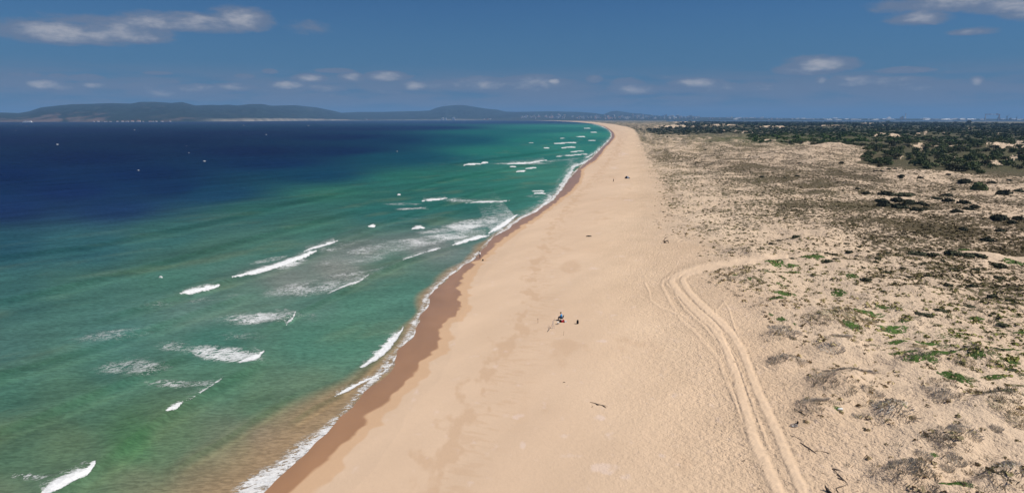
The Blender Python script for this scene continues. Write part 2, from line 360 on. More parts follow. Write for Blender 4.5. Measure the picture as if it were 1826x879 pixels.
    # tracks
    tr = np.zeros_like(PX); churn = np.zeros_like(PX)
    for pts, w in RUTS:
        lo = min(p[1] for p in pts); hi = max(p[1] for p in pts)
        m = (PY > lo - 30) & (PY < hi + 30) & (PX > 1120) & (PX < 1560)
        if not m.any(): continue
        d, sd_, al = polydist(PX[m], PY[m], pts)
        wob = 1 + .22 * fbm(x[m] / 2.5, y[m] / 2.5, 3, 91)
        ww = w * wob * (.12 + .88 * (PY[m] - YH) / 560.0)
        e = 1 - (1 if w > 5 else sstep(al, .8, 1.0))
        depth = (.062 if w > 5 else .025) * (1 - (sstep(al, .75, 1.0) * .8))
        q = d / ww
        z[m] += depth * (-np.exp(-(q ** 4)) + .7 * np.exp(-((q - 1.55) / .42) ** 2)) + .02 * np.exp(-(q ** 4)) * np.sin(al * 900 + 8 * q)
        tr[m] = np.maximum(tr[m], np.exp(-(q ** 4)) * (1 if w > 5 else .45))
        churn[m] = np.maximum(churn[m], np.exp(-((q - 1.45) / .45) ** 2) * (1 if w > 5 else .6))
        ch = np.exp(-((q - 1.5) / .8) ** 2)
        z[m] += .06 * ch * fbm(x[m] / .5, y[m] / .5, 2, 93)
    churn = churn * (1 - tr)
    col = col * (1 - (churn * (.10 + .16 * fbm(x / .7, y / .7, 3, 94)))[..., None])
    col = col + (lin((218, 191, 163)) - col) * (tr * .55)[..., None]
    # plants seen as fine cover
    vg = idw(PX, PY, VEG, 3.2)
    veg = vg[..., 0] * sstep(foot, -4, 8) * (1 - tr)
    dp, _, _ = polydist(PX, PY, PATH)
    veg = veg * sstep(dp / (1.1 + 5 * sstep(PX, 1440, 1330) + 3 * sstep(PX, 1700, 1800)) + fbm(x / 6, y / 6, 3, 95) * .8, .7, 1.5)
    veg = veg * (1 - .35 * sstep(PY, 470, 560)) * (1 - .35 * sstep(PY, 600, 660)) + md * .06
    patch = fbm(x / 22, y / 22, 4, 97)
    veg = veg * (1 + 1.1 * patch * (1 - fmask * .6))
    veg = veg * (1 + .2 * sstep(PY, 350, 315)) * (1 - .55 * sstep(PX, 1400, 1460) * sstep(PY, 660, 700))
    vg[..., 1:4] = vg[..., 1:4] * (1 - .14 * fmask[..., None])
    veg = np.where(fmask > .5, np.maximum(veg, .98) * (1 - sandy * .75), veg * (1 - .85 * sandy * (PY < 300)))
    veg = np.clip(veg, 0, 1)
    vcol = lin(np.clip(vg[..., 1:4] * np.array([1.04, 1.0, .92]), 0, 255))
    return dict(x=x, y=y, z=z, col=col / LIGHT, veg=veg, vcol=vcol / LIGHT, wet=wet, tramp=np.clip(tramp * (1 - tr) + .15 * dm, 0, 1), dw=dw, fmask=fmask, sandy=sandy, md=md, dm=dm)

def grid_mesh(name, X, Y, Z, attrs, mat, kind='structure'):
    r, c = X.shape
    co = np.empty((r * c, 3), np.float32)
    co[:, 0] = X.ravel(); co[:, 1] = Y.ravel(); co[:, 2] = Z.ravel()
    idx = np.arange(r * c).reshape(r, c)
    q = np.stack([idx[:-1, :-1], idx[:-1, 1:], idx[1:, 1:], idx[1:, :-1]], -1).reshape(-1, 4)
    return raw_mesh(name, co, q, attrs, mat, kind, smooth=True)

def raw_mesh(name, co, faces, attrs=None, mat=None, kind=None, smooth=False, parent=None):
    me = bpy.data.meshes.new(name)
    n = len(co); k = faces.shape[1]; f = len(faces)
    me.vertices.add(n); me.vertices.foreach_set('co', np.ascontiguousarray(co, np.float32).ravel())
    me.loops.add(f * k); me.loops.foreach_set('vertex_index', np.ascontiguousarray(faces, np.int32).ravel())
    me.polygons.add(f)
    me.polygons.foreach_set('loop_start', np.arange(0, f * k, k, dtype=np.int32))
    me.polygons.foreach_set('use_smooth', np.full(f, smooth, bool))
    for an, v in (attrs or {}).items():
        v = np.asarray(v, np.float32)
        if v.ndim >= 2 and v.shape[-1] == 3 and v.size == n * 3:
            a = me.attributes.new(an, 'FLOAT_COLOR', 'POINT')
            buf = np.ones((n, 4), np.float32); buf[:, :3] = v.reshape(n, 3)
            a.data.foreach_set('color', buf.ravel())
        else:
            a = me.attributes.new(an, 'FLOAT', 'POINT'); a.data.foreach_set('value', v.ravel())
    if mat: me.materials.append(mat)
    me.update(calc_edges=True)
    o = bpy.data.objects.new(name, me); COL.objects.link(o)
    if kind: o['kind'] = kind
    if parent: o.parent = parent
    return o

def new_mat(name):
    m = bpy.data.materials.new(name); m.use_nodes = True
    n = Nodes(m.node_tree)
    p = m.node_tree.nodes['Principled BSDF']
    return m, n, p

# ------------------------------------------------------------------ sand and dunes
def sand_material():
    m, n, p = new_mat('sand')
    geo = n.new('ShaderNodeNewGeometry').outputs['Position']
    col = n.attr('col').outputs['Color']; vcol = n.attr('vcol').outputs['Color']
    veg = n.attr('veg').outputs['Fac']; wet = n.attr('wet').outputs['Fac']; tramp = n.attr('tramp').outputs['Fac']
    g1 = n.noise(geo, 2.2, 5, .65); g2 = n.noise(geo, .16, 4, .6)
    vary = n.m('ADD', n.m('MULTIPLY', n.m('SUBTRACT', g1, .5), .30), n.m('MULTIPLY', n.m('SUBTRACT', g2, .5), .25))
    f = n.m('ADD', 1.0, n.m('MULTIPLY', vary, n.m('ADD', .35, n.m('MULTIPLY', tramp, .65))))
    cmb = n.new('ShaderNodeCombineColor')
    for i in range(3): n.put(cmb.inputs[i], f)
    base = n.mix(1.0, col, cmb.outputs[0], 'MULTIPLY')
    # small plants: clumps at several sizes, cover sets how much of the ground they take
    v1 = n.noise(n.mapping(geo, (1.0, .62, 1)), .95, 5, .68, .4); v2 = n.noise(geo, .16, 4, .6); v3 = n.noise(geo, 3.6, 3, .6)
    v = n.m('ADD', n.m('ADD', n.m('MULTIPLY', v1, .60), n.m('MULTIPLY', v2, .22)), n.m('MULTIPLY', v3, .18))
    thr = n.m('SUBTRACT', .61, n.m('MULTIPLY', veg, .22))
    mask = n.ss(n.m('SUBTRACT', v, thr), -.012, .03)
    mask = n.m('MULTIPLY', mask, n.ss(veg, .0, .06))
    tone = n.ss(n.noise(geo, 1.7, 4, .6), .3, .75, .55, 1.35)
    cm2 = n.new('ShaderNodeCombineColor')
    for i in range(3): n.put(cm2.inputs[i], tone)
    plants = n.mix(1.0, vcol, cm2.outputs[0], 'MULTIPLY')
    base = n.mix(n.m('MULTIPLY', mask, .92), base, plants)
    n.put(p.inputs['Base Color'], base)
    n.put(p.inputs['Roughness'], n.ss(wet, 0, 1, .95, .3))
    n.put(p.inputs['Specular IOR Level'], n.ss(wet, 0, 1, .12, .5))
    h1 = n.noise(geo, 1.6, 3, .6); h2 = n.noise(n.mapping(geo, (1, .8, 1)), 4.0, 3, .6)
    h = n.m('ADD', n.m('MULTIPLY', h1, .6), n.m('MULTIPLY', h2, .4))
    amt = n.m('MULTIPLY', n.m('SUBTRACT', 1.0, wet), n.m('ADD', .03, n.m('MULTIPLY', tramp, .5)))
    h = n.m('ADD', n.m('MULTIPLY', h, amt), n.m('MULTIPLY', mask, .25))
    b = n.new('ShaderNodeBump'); b.inputs['Strength'].default_value = 1.0; b.inputs['Distance'].default_value = 1.0
    n.put(b.inputs['Height'], h); n.l.new(b.outputs[0], p.inputs['Normal'])
    return m

def py_rows(top, bottom, step):
    a = [top]
    while a[-1] < bottom:
        d = a[-1] - YH
        a.append(a[-1] + min(step, max(.07, d * .05)))
    return np.array(a)

def build_ground():
    pr = py_rows(213.4, 985, 1.3)
    L = np.minimum(x_water(pr) - 60, 1150); Rr = np.full_like(pr, 2200.0)
    u = np.linspace(0, 1, 1000)
    PX = L[:, None] + (Rr - L)[:, None] * u[None, :]
    PY = np.repeat(pr[:, None], len(u), 1)
    g = ground_fields(PX, PY)
    o = grid_mesh('sand_ground', g['x'], g['y'], g['z'], dict(col=g['col'], vcol=g['vcol'], veg=g['veg'], wet=g['wet'], tramp=g['tramp']), sand_material())
    return o
ground = build_ground()

# ------------------------------------------------------------------ sea
SEA = [  # photo px, py, colour seen
 (450, 270, 12, 32, 73), (150, 280, 12, 32, 73), (400, 238, 14, 34, 75), (600, 270, 12, 38, 77), (100, 232, 16, 35, 77), (620, 230, 15, 38, 78), (740, 228, 16, 44, 82), (120, 340, 12, 36, 75), (300, 335, 13, 42, 77), (-200, 360, 13, 40, 76),
 (0, 219, 26, 44, 86), (450, 219, 24, 44, 86), (800, 218, 24, 54, 92), (0, 250, 14, 32, 74), (300, 250, 12, 32, 72), (600, 245, 11, 34, 76), (0, 310, 12, 34, 74), (250, 310, 12, 36, 74), (480, 290, 12, 40, 78), (700, 250, 12, 48, 80), (0, 370, 13, 42, 80), (200, 370, 15, 48, 82), (380, 345, 17, 58, 82), (560, 310, 16, 58, 82),
 (700, 280, 18, 68, 86), (820, 250, 18, 72, 88), (900, 235, 26, 92, 94), (980, 228, 34, 104, 100), (1040, 226, 50, 122, 112), (1060, 240, 48, 122, 108), (960, 250, 34, 106, 98), (900, 270, 36, 106, 96), (1020, 265, 48, 116, 104),
 (0, 440, 22, 74, 80), (150, 440, 30, 84, 82), (300, 420, 40, 94, 82), (450, 380, 40, 94, 82), (600, 350, 44, 100, 84), (740, 320, 40, 98, 86), (870, 320, 44, 106, 92), (960, 310, 58, 116, 100), (800, 370, 36, 102, 88), (900, 360, 46, 110, 92), (700, 380, 32, 98, 86), (560, 410, 50, 104, 82), (380, 450, 56, 104, 82), (480, 445, 54, 106, 84),
 (0, 520, 44, 96, 84), (150, 520, 54, 104, 84), (300, 500, 56, 108, 84), (640, 450, 96, 114, 98), (760, 440, 106, 122, 106), (600, 480, 104, 116, 98), (520, 500, 100, 116, 98), (820, 410, 70, 116, 98), (700, 470, 78, 118, 92), (720, 520, 62, 114, 88), (640, 540, 62, 114, 86), (560, 540, 70, 114, 90), (450, 540, 76, 114, 90), (350, 560, 74, 112, 92),
 (0, 620, 58, 104, 86), (200, 600, 60, 110, 92), (380, 610, 54, 110, 86), (550, 610, 60, 112, 84), (620, 600, 62, 114, 84), (200, 660, 58, 108, 84), (400, 680, 66, 112, 80), (0, 700, 56, 104, 78), (150, 720, 66, 110, 78), (0, 800, 70, 108, 74), (130, 800, 80, 112, 74), (300, 780, 82, 114, 74), (240, 790, 66, 112, 66), (460, 730, 76, 112, 76), (560, 700, 82, 114, 80), (420, 800, 96, 112, 78), (250, 870, 96, 112, 76), (350, 860, 104, 112, 78), (470, 780, 110, 112, 84), (0, 900, 84, 108, 74), (-200, 500, 40, 94, 84), (-200, 700, 52, 100, 80), (-200, 300, 12, 34, 74), (-250, 880, 78, 108, 74),
]
BREAKERS = [  # crest line in photo plan, crest thickness px, trailing foam px to seaward, strength, height m
 ([(415, 499), (450, 491), (490, 480), (520, 469), (545, 459), (564, 451)], 6.5, 12, 1.0, .5), ([(543, 452), (562, 446), (588, 439), (602, 433)], 4.0, 14, 1.0, .4),
 ([(322, 528), (345, 524), (375, 517), (391, 511)], 5.5, 8, 1.0, .4), ([(428, 650), (450, 645), (463, 637), (471, 628)], 8, 26, 1.0, .4), ([(298, 739), (315, 732), (327, 724)], 5.5, 8, .95, .35), ([(327, 724), (345, 716), (390, 686), (402, 676)], 2.0, 26, .55, .4),
 ([(72, 890), (110, 872), (140, 858), (162, 844), (170, 834)], 13, 30, 1.0, .5), ([(645, 655), (668, 641), (690, 622), (705, 604), (719, 586)], 10, 16, .95, .35), ([(596, 707), (620, 696), (645, 682), (676, 668)], 4.0, 10, .95, .15),
 ([(584, 526), (610, 515), (640, 505), (657, 493)], 2.5, 55, .85, .3), ([(510, 580), (523, 570), (529, 557)], 2.5, 60, .85, .3), ([(734, 409), (757, 407)], 4.0, 5, 1.0, .3), ([(657, 410), (669, 408)], 3.2, 3, 1.0, .3),
 ([(708, 348), (715, 348)], 2, 2, .9, .2), ([(752, 359), (780, 357.5), (798, 355)], 2.6, 8, 1.0, .3), ([(826, 295.5), (850, 293.5), (857, 293)], 2.4, 4, 1.0, .3), ([(858, 291.6), (870, 290.5)], 2.2, 3, 1.0, .3), ([(905, 293), (930, 292.5), (945, 292), (958, 289), (975, 286)], 2.2, 9, .95, .3),
 ([(908, 299), (920, 298.4)], 1.6, 2, 1.0, .2), ([(935, 302), (957, 299.4)], 1.6, 3, .95, .2), ([(920, 306.5), (940, 306)], 1.8, 4, .95, .2), ([(830, 363), (865, 361.5), (890, 361), (909, 358)], 2.2, 5, .85, .3), ([(950, 346.4), (973, 345.6)], 2.2, 3, 1.0, .2), ([(944, 342.4), (972, 341.2)], 1.8, 3, .85, .2),
 ([(872, 416), (900, 401), (921, 384)], 5.5, 60, 1.0, .35), ([(808, 439), (835, 430), (872, 420)], 4.5, 26, 1.0, .25), ([(763, 451), (785, 445.5)], 3, 12, .9, .2), ([(716, 467), (740, 459), (763, 451)], 1.6, 12, .8, .2), ([(560, 508), (600, 492), (670, 484), (716, 467)], 1.2, 10, .35, .2),
 ([(985, 257), (1008, 256), (1034, 254.5)], 1.4, 3, .9, .3), ([(1002, 264.6), (1030, 262.8)], 1.5, 3, .95, .3), ([(968, 265.4), (979, 264.6)], 1.4, 2, 1.0, .3), ([(1024, 245.4), (1046, 244)], 1.2, 2, .9, .3), ([(1052, 237), (1064, 236.4)], 1.0, 1.5, .9, .3), ([(1040, 229.6), (1054, 229)], .9, 1.2, .9, .3), ([(1016, 272), (1040, 270)], 1.3, 3, .8, .3), ([(990, 280), (1030, 277), (1050, 275)], 1.4, 5, .8, .3), ([(282, 496), (291, 495)], 2, 3, .9, .2),
 ([(1046, 252), (1066, 250.5)], 1.0, 2, .8, .2), ([(1000, 247), (1012, 246.5)], .9, 1.5, .8, .2), ([(940, 256), (952, 255.4)], .9, 1.5, .7, .2),
]
SWELLS = [  # unbroken crests: photo plan line, height m, half width px
 ([(20, 905), (100, 874), (168, 834), (240, 780), (300, 736), (345, 712), (400, 680), (440, 660), (474, 640), (500, 610)], .55, 11), ([(120, 585), (230, 555), (322, 527), (415, 498), (500, 474), (600, 435), (670, 410), (760, 396), (830, 372), (915, 356)], .6, 8), ([(440, 600), (528, 560), (600, 524), (657, 494), (720, 466), (785, 446), (835, 431), (880, 418)], .4, 6),
 ([(-80, 690), (60, 650), (160, 622), (300, 575), (400, 540), (480, 512)], .5, 9), ([(500, 760), (560, 722), (600, 702), (650, 655), (700, 610), (725, 580)], .35, 7), ([(-100, 800), (60, 745), (170, 700), (280, 655), (360, 620)], .45, 9), ([(560, 440), (660, 408), (760, 372), (860, 340), (950, 325)], .5, 6), ([(-100, 560), (80, 520), (240, 480), (400, 436), (540, 400), (700, 355)], .5, 9), ([(300, 840), (400, 780), (470, 735), (540, 690)], .25, 7), ([(-100, 470), (150, 440), (330, 405), (520, 360), (700, 322)], .45, 9), ([(700, 345), (800, 318), (900, 300), (985, 286)], .4, 6), ([(780, 296), (860, 284), (960, 272), (1030, 262)], .4, 7),
]
LACE = [  # patches of thinning foam: photo centre, half width, half depth, tilt, amount
 (455, 568, 75, 13, -.05, .52), (400, 632, 75, 15, .12, .55), (330, 620, 60, 16, .15, .36), (320, 685, 70, 10, .05, .40), (230, 655, 75, 22, .0, .34), (200, 600, 80, 14, -.1, .30), (560, 512, 85, 16, -.15, .44), (620, 495, 60, 14, -.2, .36), (700, 440, 110, 14, -.15, .34), (830, 402, 80, 10, -.15, .56), (780, 425, 90, 12, -.15, .46), (860, 395, 50, 8, -.2, .5),
 (640, 460, 90, 12, -.15, .32), (520, 470, 30, 9, -.3, .5), (480, 465, 50, 6, -.2, .3), (830, 358, 60, 5, 0, .36), (735, 373, 30, 3, 0, .44), (720, 364, 40, 3, 0, .34), (730, 392, 30, 3, 0, .25), (60, 852, 40, 8, .1, .42), (465, 866, 60, 26, -.5, .66), (520, 835, 50, 22, -.5, .5), (550, 800, 55, 24, -.55, .46), (630, 745, 50, 18, -.5, .44), (640, 770, 60, 10, -.5, .45), (930, 292, 60, 3, 0, .42), (700, 640, 26, 18, -.8, .34), (690, 655, 30, 10, -.7, .4), (560, 815, 40, 12, -.55, .42), (1000, 286, 50, 3, -.1, .3), (960, 349, 30, 4, -.1, .3), (300, 545, 60, 8, -.1, .2), (380, 535, 60, 8, -.1, .22), (585, 447, 30, 4, -.2, .45), (650, 432, 60, 6, -.1, .3), (420, 600, 80, 10, 0, .22), (540, 565, 40, 14, 0, .2)
]
SWASH = [  # running up the beach: photo polylines, thickness px, strength
 ([(440, 885), (470, 872), (517, 872), (540, 852), (571, 829)], 3, .62), ([(499, 825), (520, 814), (557, 802), (600, 786), (630, 766), (660, 745), (682, 722)], 3.2, .80), ([(499, 825), (522, 814), (557, 802)], 3.6, .95),
 ([(676, 668), (692, 658), (709, 633), (722, 612), (738, 598), (752, 572), (758, 556), (766, 545), (770, 525), (776, 513), (800, 492), (820, 478), (840, 466), (848, 458)], 4.0, .80), ([(752, 572), (760, 552), (767, 535), (780, 512)], 5.0, .75),
 ([(848, 458), (860, 444), (872, 434), (884, 424)], 2.0, .55), ([(884, 424), (905, 408), (930, 393), (955, 378), (972, 364), (982, 352)], 5.0, .92), ([(925, 391), (960, 374), (985, 356), (1000, 340)], 4.0, .8), ([(985, 356), (1000, 338), (1010, 322), (1018, 308), (1022, 298)], 5.5, .85), ([(1000, 330), (1012, 312), (1024, 298), (1038, 292), (1052, 285)], 3.5, .8), ([(1022, 296), (1045, 289), (1060, 279), (1072, 268), (1078, 258), (1086, 250)], 2.6, .8), ([(1086, 250), (1090, 243), (1089, 236), (1083, 230), (1072, 225), (1058, 221)], 1.3, .7), ([(1058, 221), (1030, 218), (1000, 216.6)], .5, .5), ([(1045, 282), (1062, 272), (1070, 264)], 2.0, .8),
]

def sea_material():
    m, n, p = new_mat('sea_water')
    geo = n.new('ShaderNodeNewGeometry').outputs['Position']
    col = n.attr('col').outputs['Color']; foam = n.attr('foam').outputs['Fac']; chop = n.attr('chop').outputs['Fac']
    rot = n.mapping(geo, (1, 1, 1), (0, 0, R(-28)))
    l1 = n.noise(n.mapping(rot, (.5, 1.0, 1)), 1.1, 4, .6, .8)
    l1b = n.noise(n.mapping(rot, (.55, 1.1, 1)), 2.7, 4, .6, .6)
    rid1 = n.m('SUBTRACT', 1.0, n.m('MULTIPLY', n.m('ABSOLUTE', n.m('SUBTRACT', l1, .5)), 7.0), clamp=True)
    rid2 = n.m('SUBTRACT', 1.0, n.m('MULTIPLY', n.m('ABSOLUTE', n.m('SUBTRACT', l1b, .5)), 7.0), clamp=True)
    l2 = n.noise(rot, .3, 4, .6)
    l3 = n.noise(n.mapping(rot, (.7, 1.3, 1)), 2.2, 5, .65)
    lace = n.m('MULTIPLY', n.m('ADD', n.m('MULTIPLY', rid1, .58), n.m('MULTIPLY', rid2, .42)), n.m('ADD', .45, n.m('MULTIPLY', l2, 1.1)))
    thr = n.m('SUBTRACT', 1.06, n.m('MULTIPLY', foam, 1.0))
    fm = n.ss(n.m('SUBTRACT', lace, thr), -.12, .16)
    fm = n.m('MULTIPLY', fm, n.ss(foam, .06, .6, .0, .82))
    fm = n.m('MAXIMUM', fm, n.ss(n.m('ADD', foam, n.m('MULTIPLY', n.m('SUBTRACT', l3, .5), .9)), .68, .92))
    fine = n.m('ADD', n.m('MULTIPLY', n.noise(n.mapping(geo, (.32, 1, 1), (0, 0, R(8))), .30, 6, .72, .6), .6), n.m('MULTIPLY', n.noise(n.mapping(geo, (.5, 1, 1), (0, 0, R(-10))), 1.5, 4, .65, .5), .4))
    rip = n.noise(n.mapping(geo, (.40, 1, 1), (0, 0, R(-4))), 2.6, 3, .6, .4)
    fine = n.m('ADD', n.m('MULTIPLY', fine, .55), n.m('MULTIPLY', rip, .45))
    tone = n.ss(fine, .38, .62, .76, 1.26)  # light and dark of the ripples put into the water colour
    cm2 = n.new('ShaderNodeCombineColor')
    for i in range(3): n.put(cm2.inputs[i], tone)
    water = n.mix(1.0, col, cm2.outputs[0], 'MULTIPLY')
    whit = n.ss(n.noise(geo, 1.8, 4, .6), .25, .7, .62, .82)
    cm3 = n.new('ShaderNodeCombineColor')
    for i in range(3): n.put(cm3.inputs[i], whit)
    n.put(p.inputs['Base Color'], n.mix(fm, water, cm3.outputs[0]))
    n.put(p.inputs['Roughness'], n.ss(fm, 0, 1, .16, .8))
    p.inputs['Specular IOR Level'].default_value = 0.0
    p.inputs['IOR'].default_value = 1.33
    w1 = n.noise(n.mapping(geo, (.6, 1, 1)), .28, 5, .62, .4); w2 = n.noise(n.mapping(geo, (.7, 1, 1), (0, 0, R(20))), 1.3, 4, .6, .3)
    # wave facets: a rough surface mirrors only a little of the sky, slightly more towards grazing
    lw = n.new('ShaderNodeLayerWeight'); lw.inputs[0].default_value = .5
    gl = n.new('ShaderNodeBsdfGlossy'); gl.inputs['Roughness'].default_value = .12
    ms = n.new('ShaderNodeMixShader')
    n.put(ms.inputs[0], n.m('MULTIPLY', n.ss(lw.outputs['Facing'], .5, 1.0, .035, .085), n.ss(fm, 0, 1, 1, 0)))
    n.l.new(p.outputs[0], ms.inputs[1]); n.l.new(gl.outputs[0], ms.inputs[2])
    n.l.new(ms.outputs[0], m.node_tree.nodes['Material Output'].inputs['Surface'])
    h = n.m('ADD', n.m('MULTIPLY', w1, n.m('MULTIPLY', chop, .9)), n.m('MULTIPLY', w2, n.m('MULTIPLY', chop, .22)))
    h = n.m('ADD', h, n.m('MULTIPLY', fm, .10))
    b = n.new('ShaderNodeBump'); b.inputs['Strength'].default_value = 1.0; b.inputs['Distance'].default_value = 1.0
    n.put(b.inputs['Height'], h); n.l.new(b.outputs[0], p.inputs['Normal']); n.l.new(b.outputs[0], gl.inputs['Normal'])
    return m

def build_sea():
    pr = py_rows(213.2, 985, 1.35)
    Rr = np.minimum(x_water(pr) + 28, 1100); L = np.full_like(pr, -360.0)
    u = np.linspace(0, 1, 760)
    u = 1 - (1 - u) ** 1.0
    PX = L[:, None] + (Rr - L)[:, None] * u[None, :]
    PY = np.repeat(pr[:, None], len(u), 1)
    X, Y = at(PX, PY)
    mpp = Y / FPX
    off = (x_water(PY) - PX) * mpp                       # metres from the water line
    c = lin(np.clip(idw(PX, PY, SEA, 3.4), 0, 255)) 
    grey = c.mean(-1, keepdims=True) * np.array([.9, 1.05, .85])
    c = c + (grey - c) * (.20 * sstep(PY, 300, 420))[..., None]
    c = c * (1 - (.25 * sstep(PY, 330, 250) * sstep(PX, 900, 500))[..., None] * np.array([.3, .6, 1.0]))
    c = c * (1 + sstep(PY, 300, 420)[..., None] * np.array([.12, .0, .20]))
    # swell bands, roughly along the shore, and cloudy sand in the shallows
    ph = 28 * R(1)
    s_ = X * math.sin(R(32)) + Y * math.cos(R(32)); d_ = X * math.cos(R(32)) - Y * math.sin(R(32))
    band = fbm(s_ / 70, d_ / 13, 4, 101); band2 = fbm(s_ / 26, d_ / 6, 4, 105); cloud = fbm(X / 60, Y / 90, 4, 109)
    mid = sstep(PY, 235, 330)
    c = c * (1 + ((.24 * band + .20 * band2) * mid * .9 + .06 * band + .16 * cloud * mid)[..., None])
    sandc = lin((112, 122, 92))
    c = c + (sandc - c) * (sstep(fbm(s_ / 34, d_ / 16, 4, 113), .08, .5) * .25 * sstep(off, 160, 40))[..., None]
    shallow = lin((146, 122, 94))
    wid = 3.0 + 9.0 * sstep(PY, 640, 740) + 3 * fbm(s_ / 20, d_ / 20, 2, 117)
    wid = np.maximum(wid, 1.5)
    c = c + (shallow - c) * (sstep(off, wid, wid * .25))[..., None] * .9
    foam = np.zeros_like(PX); Z = np.zeros_like(PX)
    Z += (.10 * fbm(X / 7, Y / 4, 3, 121) + .22 * band * sstep(off, 15, 60)) * sstep(off, 4, 25) * sstep(Y, 2500, 500)
    jag = fbm(X / 2.2, Y / 2.2, 3, 131)
    Z += .20 * fbm(s_ / 45, d_ / 5.5, 3, 125) * sstep(off, 8, 40) * sstep(Y, 700, 200)
    for pts, hgt, wpx in SWELLS:
        lo, hi = min(q[1] for q in pts) - 60, max(q[1] for q in pts) + 60
        r0, r1 = np.searchsorted(pr, lo), np.searchsorted(pr, hi)
        s = (slice(r0, r1), slice(None))
        d, side, al = polydist(PX[s] + 5 * fbm(X[s] / 18, Y[s] / 18, 3, 151), PY[s], pts)
        ww = wpx * (.3 + .7 * (PY[s] - YH) / 500.0)
        e = sstep(al, 0, .15) * sstep(al, 1, .85)
        prof = np.where(side > 0, np.exp(-(d / (ww * 2.4)) ** 2), np.exp(-(d / (ww * .9)) ** 2)) * e
        Z[s] += hgt * prof * sstep(off[s], 2, 12)
        # wave face shading and greener water painted into the colour, lighter strip ahead
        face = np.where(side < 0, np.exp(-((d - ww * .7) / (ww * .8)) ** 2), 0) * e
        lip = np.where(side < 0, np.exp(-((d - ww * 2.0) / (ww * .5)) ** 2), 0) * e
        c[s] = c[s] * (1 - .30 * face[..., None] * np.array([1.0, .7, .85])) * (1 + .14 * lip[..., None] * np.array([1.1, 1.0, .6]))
    def region(pts, mx, my):
        xs = [q[0] for q in pts]; ys = [q[1] for q in pts]
        r0, r1 = np.searchsorted(pr, min(ys) - my), np.searchsorted(pr, max(ys) + my)
        if r1 <= r0: return None
        sub = (slice(r0, r1), slice(None))
        return sub
    for pts, th, tail, st, hgt in BREAKERS:
        s = region(pts, 60, tail + th * 3 + 4)
        if s is None: continue
        # work in plan pixels stretched so depth counts as on the picture
        d, side, al = polydist(PX[s], PY[s] , pts)
        # seaward = up and left of the line
        sea_side = side > 0
        jj = jag[s]
        taper = np.clip(np.minimum(al, 1 - al) * 3.2 + .3 * jj, .08, 1)
        end = np.where((al <= 0) | (al >= 1), .0, 1.0)
        w = th * (1 + .75 * jj) * (.2 + .8 * taper)
        core = np.where(sea_side, .55 * sstep(d, w * 2.4, w * .3) + .45 * sstep(d, w * 1.1, w * .4), sstep(d, w * .5, w * .2)) * st
        trail = np.where(sea_side, np.exp(-(d / max(tail, 1)) ** 1.5), 0) * .46 * st * sstep(al, 0, .08) * sstep(al, 1, .92)
        foam[s] = np.maximum(foam[s], np.maximum(core, trail))
        prof = np.where(sea_side, np.exp(-(d / (th * 2.2)) ** 2), np.exp(-(d / (th * .8)) ** 2)) * hgt * taper
        Z[s] = np.maximum(Z[s], prof * sstep(off[s], 1.5, 8))
    for (cx, cy, rx, ry, tilt, am) in LACE:
        s = region([(cx, cy)], rx, ry + rx * abs(math.sin(tilt)) + 4)
        if s is None: continue
        ux, uy = PX[s] - cx, PY[s] - cy
        ct, st_ = math.cos(tilt), math.sin(tilt)
        a, b = ux * ct + uy * st_, -ux * st_ + uy * ct
        q = (a / rx / 1.15) ** 2 + (b / ry / 1.1) ** 2
        foam[s] = np.maximum(foam[s], am * np.clip(1.3 - q ** .8, 0, 1.05) * (1 + .8 * fbm(X[s] / 9, Y[s] / 9, 3, 137)))
    for pts, th, st in SWASH:
        s = region(pts, 40, th * 4 + 6)
        if s is None: continue
        d, side, al = polydist(PX[s] + jag[s] * th * .8, PY[s], pts)
        sea_side = side > 0
        f = np.where(sea_side, np.maximum(sstep(d, th * .9, th * .2) * .92, .55 * np.exp(-(d / (th * 3.2)) ** 2)), sstep(d, th * .8, th * .1)) * st * .9 * (1 + .7 * fbm(X[s] / 3, Y[s] / 3, 3, 141))
        foam[s] = np.maximum(foam[s], f)
    # a broken line of suds at the very edge
    e = np.exp(-((off - .6) / .8) ** 2) * sstep(PY, 218, 240) * np.clip(.55 + .7 * fbm(s_ / 9, d_ / 9, 3, 145), 0, .8)
    foam = np.maximum(foam, e)
    # whitecaps on open water
    for _ in range(60):
        cy = 224 + 190 * rng.random() ** 1.6; cx = rng.uniform(-150, 780)
        if off[np.searchsorted(pr, cy), np.searchsorted(PX[np.searchsorted(pr, cy)], cx) - 1] < 150: continue
        big = rng.random() ** 4
        w = .5 + 1.8 * big; h = .16 + .22 * big + (cy - 224) * .001
        r0, r1 = np.searchsorted(pr, cy - 3 * h - .5), np.searchsorted(pr, cy + 3 * h + .5)
        if r1 <= r0: continue
        q = ((PX[r0:r1] - cx) / w) ** 2 + ((PY[r0:r1] - cy) / h) ** 2
        foam[r0:r1] = np.maximum(foam[r0:r1], np.exp(-q) * (1.0 if big > .15 else .75))
    foam = np.clip(foam, 0, 1)
    chop = .35 + .65 * sstep(off, 10, 420)
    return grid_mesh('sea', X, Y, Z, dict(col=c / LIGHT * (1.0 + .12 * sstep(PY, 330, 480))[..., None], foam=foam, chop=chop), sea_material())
sea = build_sea()

